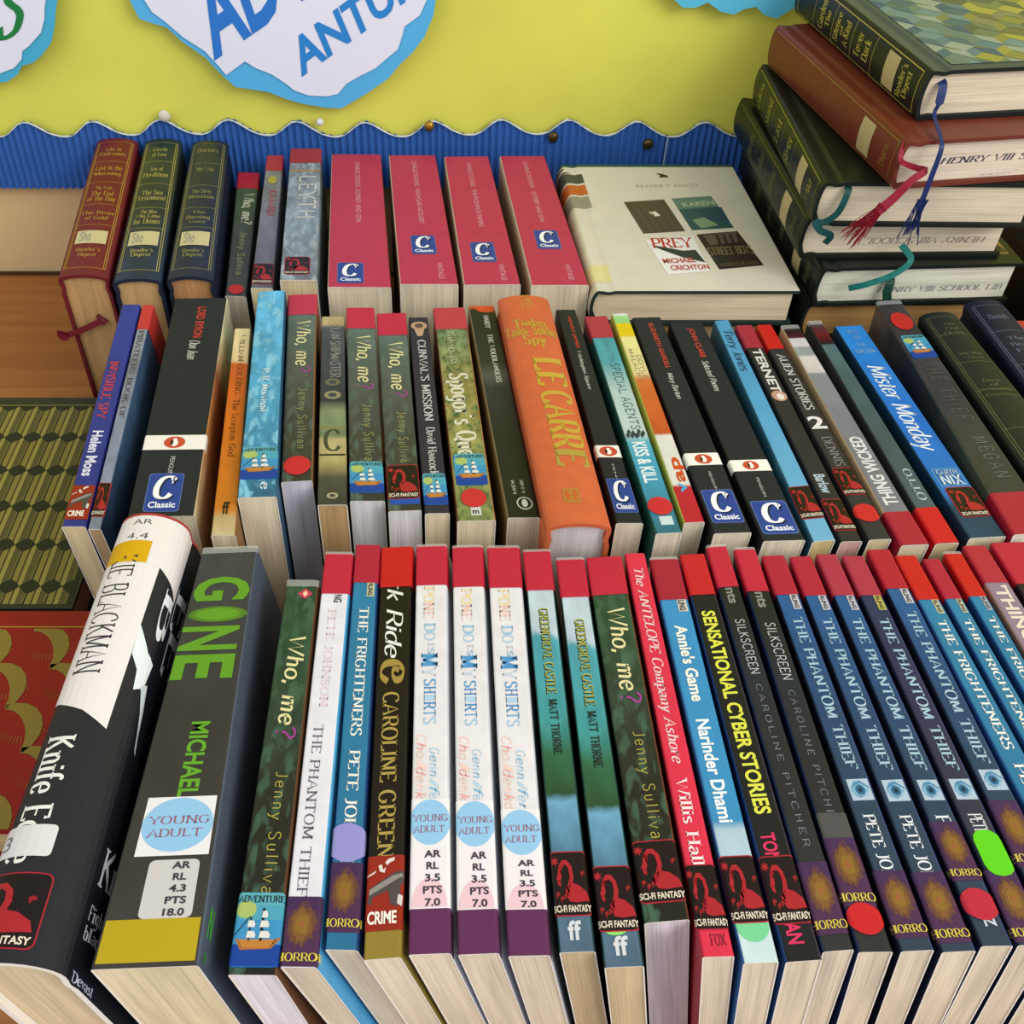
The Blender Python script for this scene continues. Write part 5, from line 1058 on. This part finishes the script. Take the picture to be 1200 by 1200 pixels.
quad(d, [(731, 237), (778, 234), (803, 271), (754, 274)], '#4a4438'); quad(d, [(760, 249), (768, 248), (774, 253), (768, 254)], '#dcd8c4', 2)
for i in range(5): quad(d, [(735 + 10 * i, 238 - i * .5), (736 + 10 * i, 238 - i * .5), (760 + 10 * i, 273 - i * .5), (759 + 10 * i, 273 - i * .5)], '#3a3428', 2)
d.done(); d = Decal(b, 'cover_picture', off=.00015)
quad(d, [(787, 233), (833, 230), (860, 267), (811, 270)], '#2c5054'); quad(d, [(811, 258), (825, 255), (842, 264), (822, 268)], '#7c9474', 2); quad(d, [(815, 246), (845, 243), (855, 260), (830, 258)], '#244458', 2); quad(d, [(787, 233), (833, 230), (842, 242), (796, 246)], '#5c7c70', 2)
d.done(); d = Decal(b, 'cover_picture', off=.00015)
quad(d, [(756, 281), (812, 277), (832, 318), (783, 322)], '#e4e2e0'); quad(d, [(762, 287), (800, 294), (815, 293), (827, 308), (800, 302), (775, 293)], '#2c3430', 2)
d.done(); d = Decal(b, 'cover_picture', off=.00015)
quad(d, [(816, 275), (864, 271), (895, 311), (843, 316)], '#2c2420'); quad(d, [(824, 276), (862, 272), (870, 283), (832, 288)], '#5c5048', 2)
for i in range(4): quad(d, [(838 + 8 * i, 275), (841 + 8 * i, 275), (846 + 8 * i, 287), (842 + 8 * i, 287)], '#2c2420', 3)
d.done(); d = Decal(b, 'bird_emblem', off=.00015)
quad(d, [(768, 203), (776, 204), (782, 206), (783, 208), (772, 208), (774, 206)], '#2a2418', 1)
d.done()
def ctext(t, p00, p10, p01, font, col, name='lettering', l=4):
    d = Decal(b, name, off=.00015); pol, w_, h_ = text(t, font)
    for q in pol: d.poly([cv(p00[0] + (p10[0] - p00[0]) * x / w_ + (p01[0] - p00[0]) * y / h_, p00[1] + (p10[1] - p00[1]) * x / w_ + (p01[1] - p00[1]) * y / h_) for x, y in q], col, l)
    d.done()
ctext('PREY', (766, 291), (812, 290), (762, 280), 'serif', '#c03428', 'title_lettering'); ctext('MICHAEL', (778, 309), (816, 307.5), (775.5, 303.5), 'bold', '#b84838'); ctext('CRICHTON', (787, 317), (832, 315.5), (784.5, 311.5), 'bold', '#b84838')
ctext('STREET BOYS', (833, 300), (884, 297), (828, 291), 'serif', '#8c7c54'); ctext('LORENZO CARCATERRA', (845, 313), (890, 310), (843, 309), 'serif', '#6c5c44'); ctext('KAREN TRAVISS', (801, 243), (840, 240), (798, 238), 'bold', '#a8b498') if 0 else ctext('KAREN', (801, 243), (838, 240), (798, 238), 'bold', '#a8b498')
ctext("READER'S DIGEST", (746, 220), (819, 219), (745, 217), 'wide', '#8c8668')
# printed spine of the jacket
a = b.o.half; e = a + .013
for y0, y1, c in ((.115, .133, '#8c8878'), (.136, .152, '#b85c28'), (.155, .170, '#44483c')):
    d = Decal(b, 'spine_picture', off=.0002); d.rect(-a * .9, e, y0, y1, c); d.done()
d = Decal(b, 'spine_picture', off=.0002); d.poly([(-a, .172), (a * .2, .176), (e * .7, .172), (a * .4, .170)], '#2c2c28', 1); d.ell(a * .6, .179, .006, .0015, '#3c3048', 1); d.done(); d = Decal(b, 'green_head_edge', off=.0002); d.rect(-a, b.o.S[-1], b.L - .0035, b.L, '#1c5034', 1); d.done(); d = Decal(b, 'yellowed_tape', off=.0002)
d.poly([(-a * .7, .01), (a + .011, .012), (a + .011, .034), (-a * .7, .030)], '#d8cc94', 0); d.done()
d = Decal(b, 'spine_lettering', off=.0002); d.text('SELECT EDITIONS', -.004, .004, .035, .110, 'serif', '#4c5444', 2); d.done()
b.root['group'] = 'hardbacks in the low pile under the white-jacketed one'; del b.root['group']

# two pattern-covered hardbacks lying flat at the left, each on another
def flat_left(label, x1, ytail, L, z0, T, top, Wd=.137):
    return Flat(label, x1 - Wd, ytail, z0, T, Wd, L, 0, 0, top, pages='#d8c08c', group='flat patterned hardbacks at the left edge')
zt2 = .056
gy = at_z(60, 713, zt2)[1]; gy2 = at_z(60, 466, zt2)[1]
flat_left('dark hardback under the green diamond-patterned one at the left', -.216, gy + .003, gy2 - gy - .006, 0, zt2 / 2, '#2a3028')
g = flat_left('dark green flat hardback with olive diamond-and-column pattern, left edge', -.212, gy, gy2 - gy, zt2 / 2, zt2 / 2, '#2c3026')
d = Decal(g, 'cover_pattern', off=.00015, rough=.45); s0, s1 = g.cover_s(.02), g.cover_s(1) - .002; y1 = g.L - .010
d.rect(s0, s1, y1 + .0008, y1 + .0016, '#8c8440', 0); d.rect(s0, s1, .003, y1, '#262a22', 0)
pw, ph = .0125, .0335
x = s1 - .002
while x > s0 + pw:
    for f0, f1, c in ((.04, .30, '#867a3c'), (.34, .37, '#4c4828'), (.38, .60, '#958a48'), (.64, .67, '#6c6438'), (.70, .73, '#7c743c'), (.76, .79, '#6c6438'), (.82, .86, '#7c743c'), (.90, .95, '#857a3e')):
        d.rect(x - pw + pw * f0, x - pw + pw * f1, .003, y1, c, 1)
    x -= pw
nn = 0; y = y1
while y > .004:
    x = s1 - .002 - (pw * .5 if nn % 2 else 0)
    while x > s0 + pw * .6:
        rx, ry = pw * .50, ph * .17
        pts = [(x + rx * (abs(math.cos(t)) ** 1.7) * (1 if math.cos(t) > 0 else -1), y + ry * (abs(math.sin(t)) ** 1.5) * (1 if math.sin(t) > 0 else -1)) for t in [2 * math.pi * k / 16 for k in range(16)]]
        d.poly([(min(max(p[0], s0), s1), min(max(p[1], .003), y1)) for p in pts], '#20241e', 2); x -= pw
    y -= ph; nn += 0
d.done()
ry = at_z(60, 930, zt2)[1]; rL = gy - .002 - ry + .02
flat_left('dark hardback under the red patterned one at the left', -.190, ry - .02, rL - .003, 0, zt2 / 2, '#38201c')
g = flat_left('scarlet flat hardback with gold leaf scrolls, left edge below the green patterned one', -.186, ry - .02, rL, zt2 / 2, zt2 / 2, '#8e151b')
d = Decal(g, 'cover_pattern', off=.00015, rough=.45); s0, s1 = g.cover_s(.02), g.cover_s(1) - .004; y1 = g.L - .012
d.rect(s0, s1, y1, y1 + .0008, '#b08c34', 0)
j = 0; y = y1 - .004
def piece(pts, c, l=1):
    pts = [(min(max(p[0], s0), s1), min(max(p[1], 0.001), y1 - .001)) for p in pts]
    if max(p[0] for p in pts) - min(p[0] for p in pts) > .0003 and max(p[1] for p in pts) - min(p[1] for p in pts) > .0002: d.poly(pts, c, l)
while y > -.02:
    x = s1 + .01 - (.016 if j % 2 else 0)
    while x > s0:
        for k in range(8):
            def O(k): t = math.radians(-35 + 17 * k); w_ = .0085 * math.sin(math.pi * min(k + .4, 8) / 8.8) + .0008; return (x - .014 + (.016 + w_ / 2) * math.cos(t), y - .014 + (.017 + w_ / 2) * math.sin(t)), (x - .014 + (.016 - w_ / 2) * math.cos(t), y - .014 + (.017 - w_ / 2) * math.sin(t))
            (a, b2), (c_, e_) = O(k), O(k + 1); piece([a, c_, e_, b2], '#8a7634', 3)
        for k in range(16):
            t = math.radians(-150 + 8 * k); cx, cy = x - .006, y - .004; cs, sn = math.cos(t), math.sin(t)
            piece([(cx + .011 * cs, cy + .011 * sn), (cx + .0155 * cs, cy + .0155 * sn), (cx + .0155 * cs + .0005, cy + .0155 * sn + .0003), (cx + .011 * cs + .0005, cy + .011 * sn + .0003)], '#96582a')
        x -= .032
    y -= .026; j += 1
d.done()

# ribbon of the burgundy hardback (back row, left)
bb = [q for q in BK if q.root['label'].startswith('burgundy')][0]
def rp(u, v, off):
    x, y, d_ = ray(u, v); k = (bb.ty - off) / y; return (x * k, bb.ty - off, H + d_ * k)
ribbon(bb.root, bb.org, [rp(121, 372, -.002), rp(116, 377, .0015), rp(100, 385, .003), rp(84, 391, .0035), rp(74, 394, .004), rp(73, 388, .0045)], lambda t: .0085 if t < .2 else (.0042 if t < .7 else .007), '#6c1820')
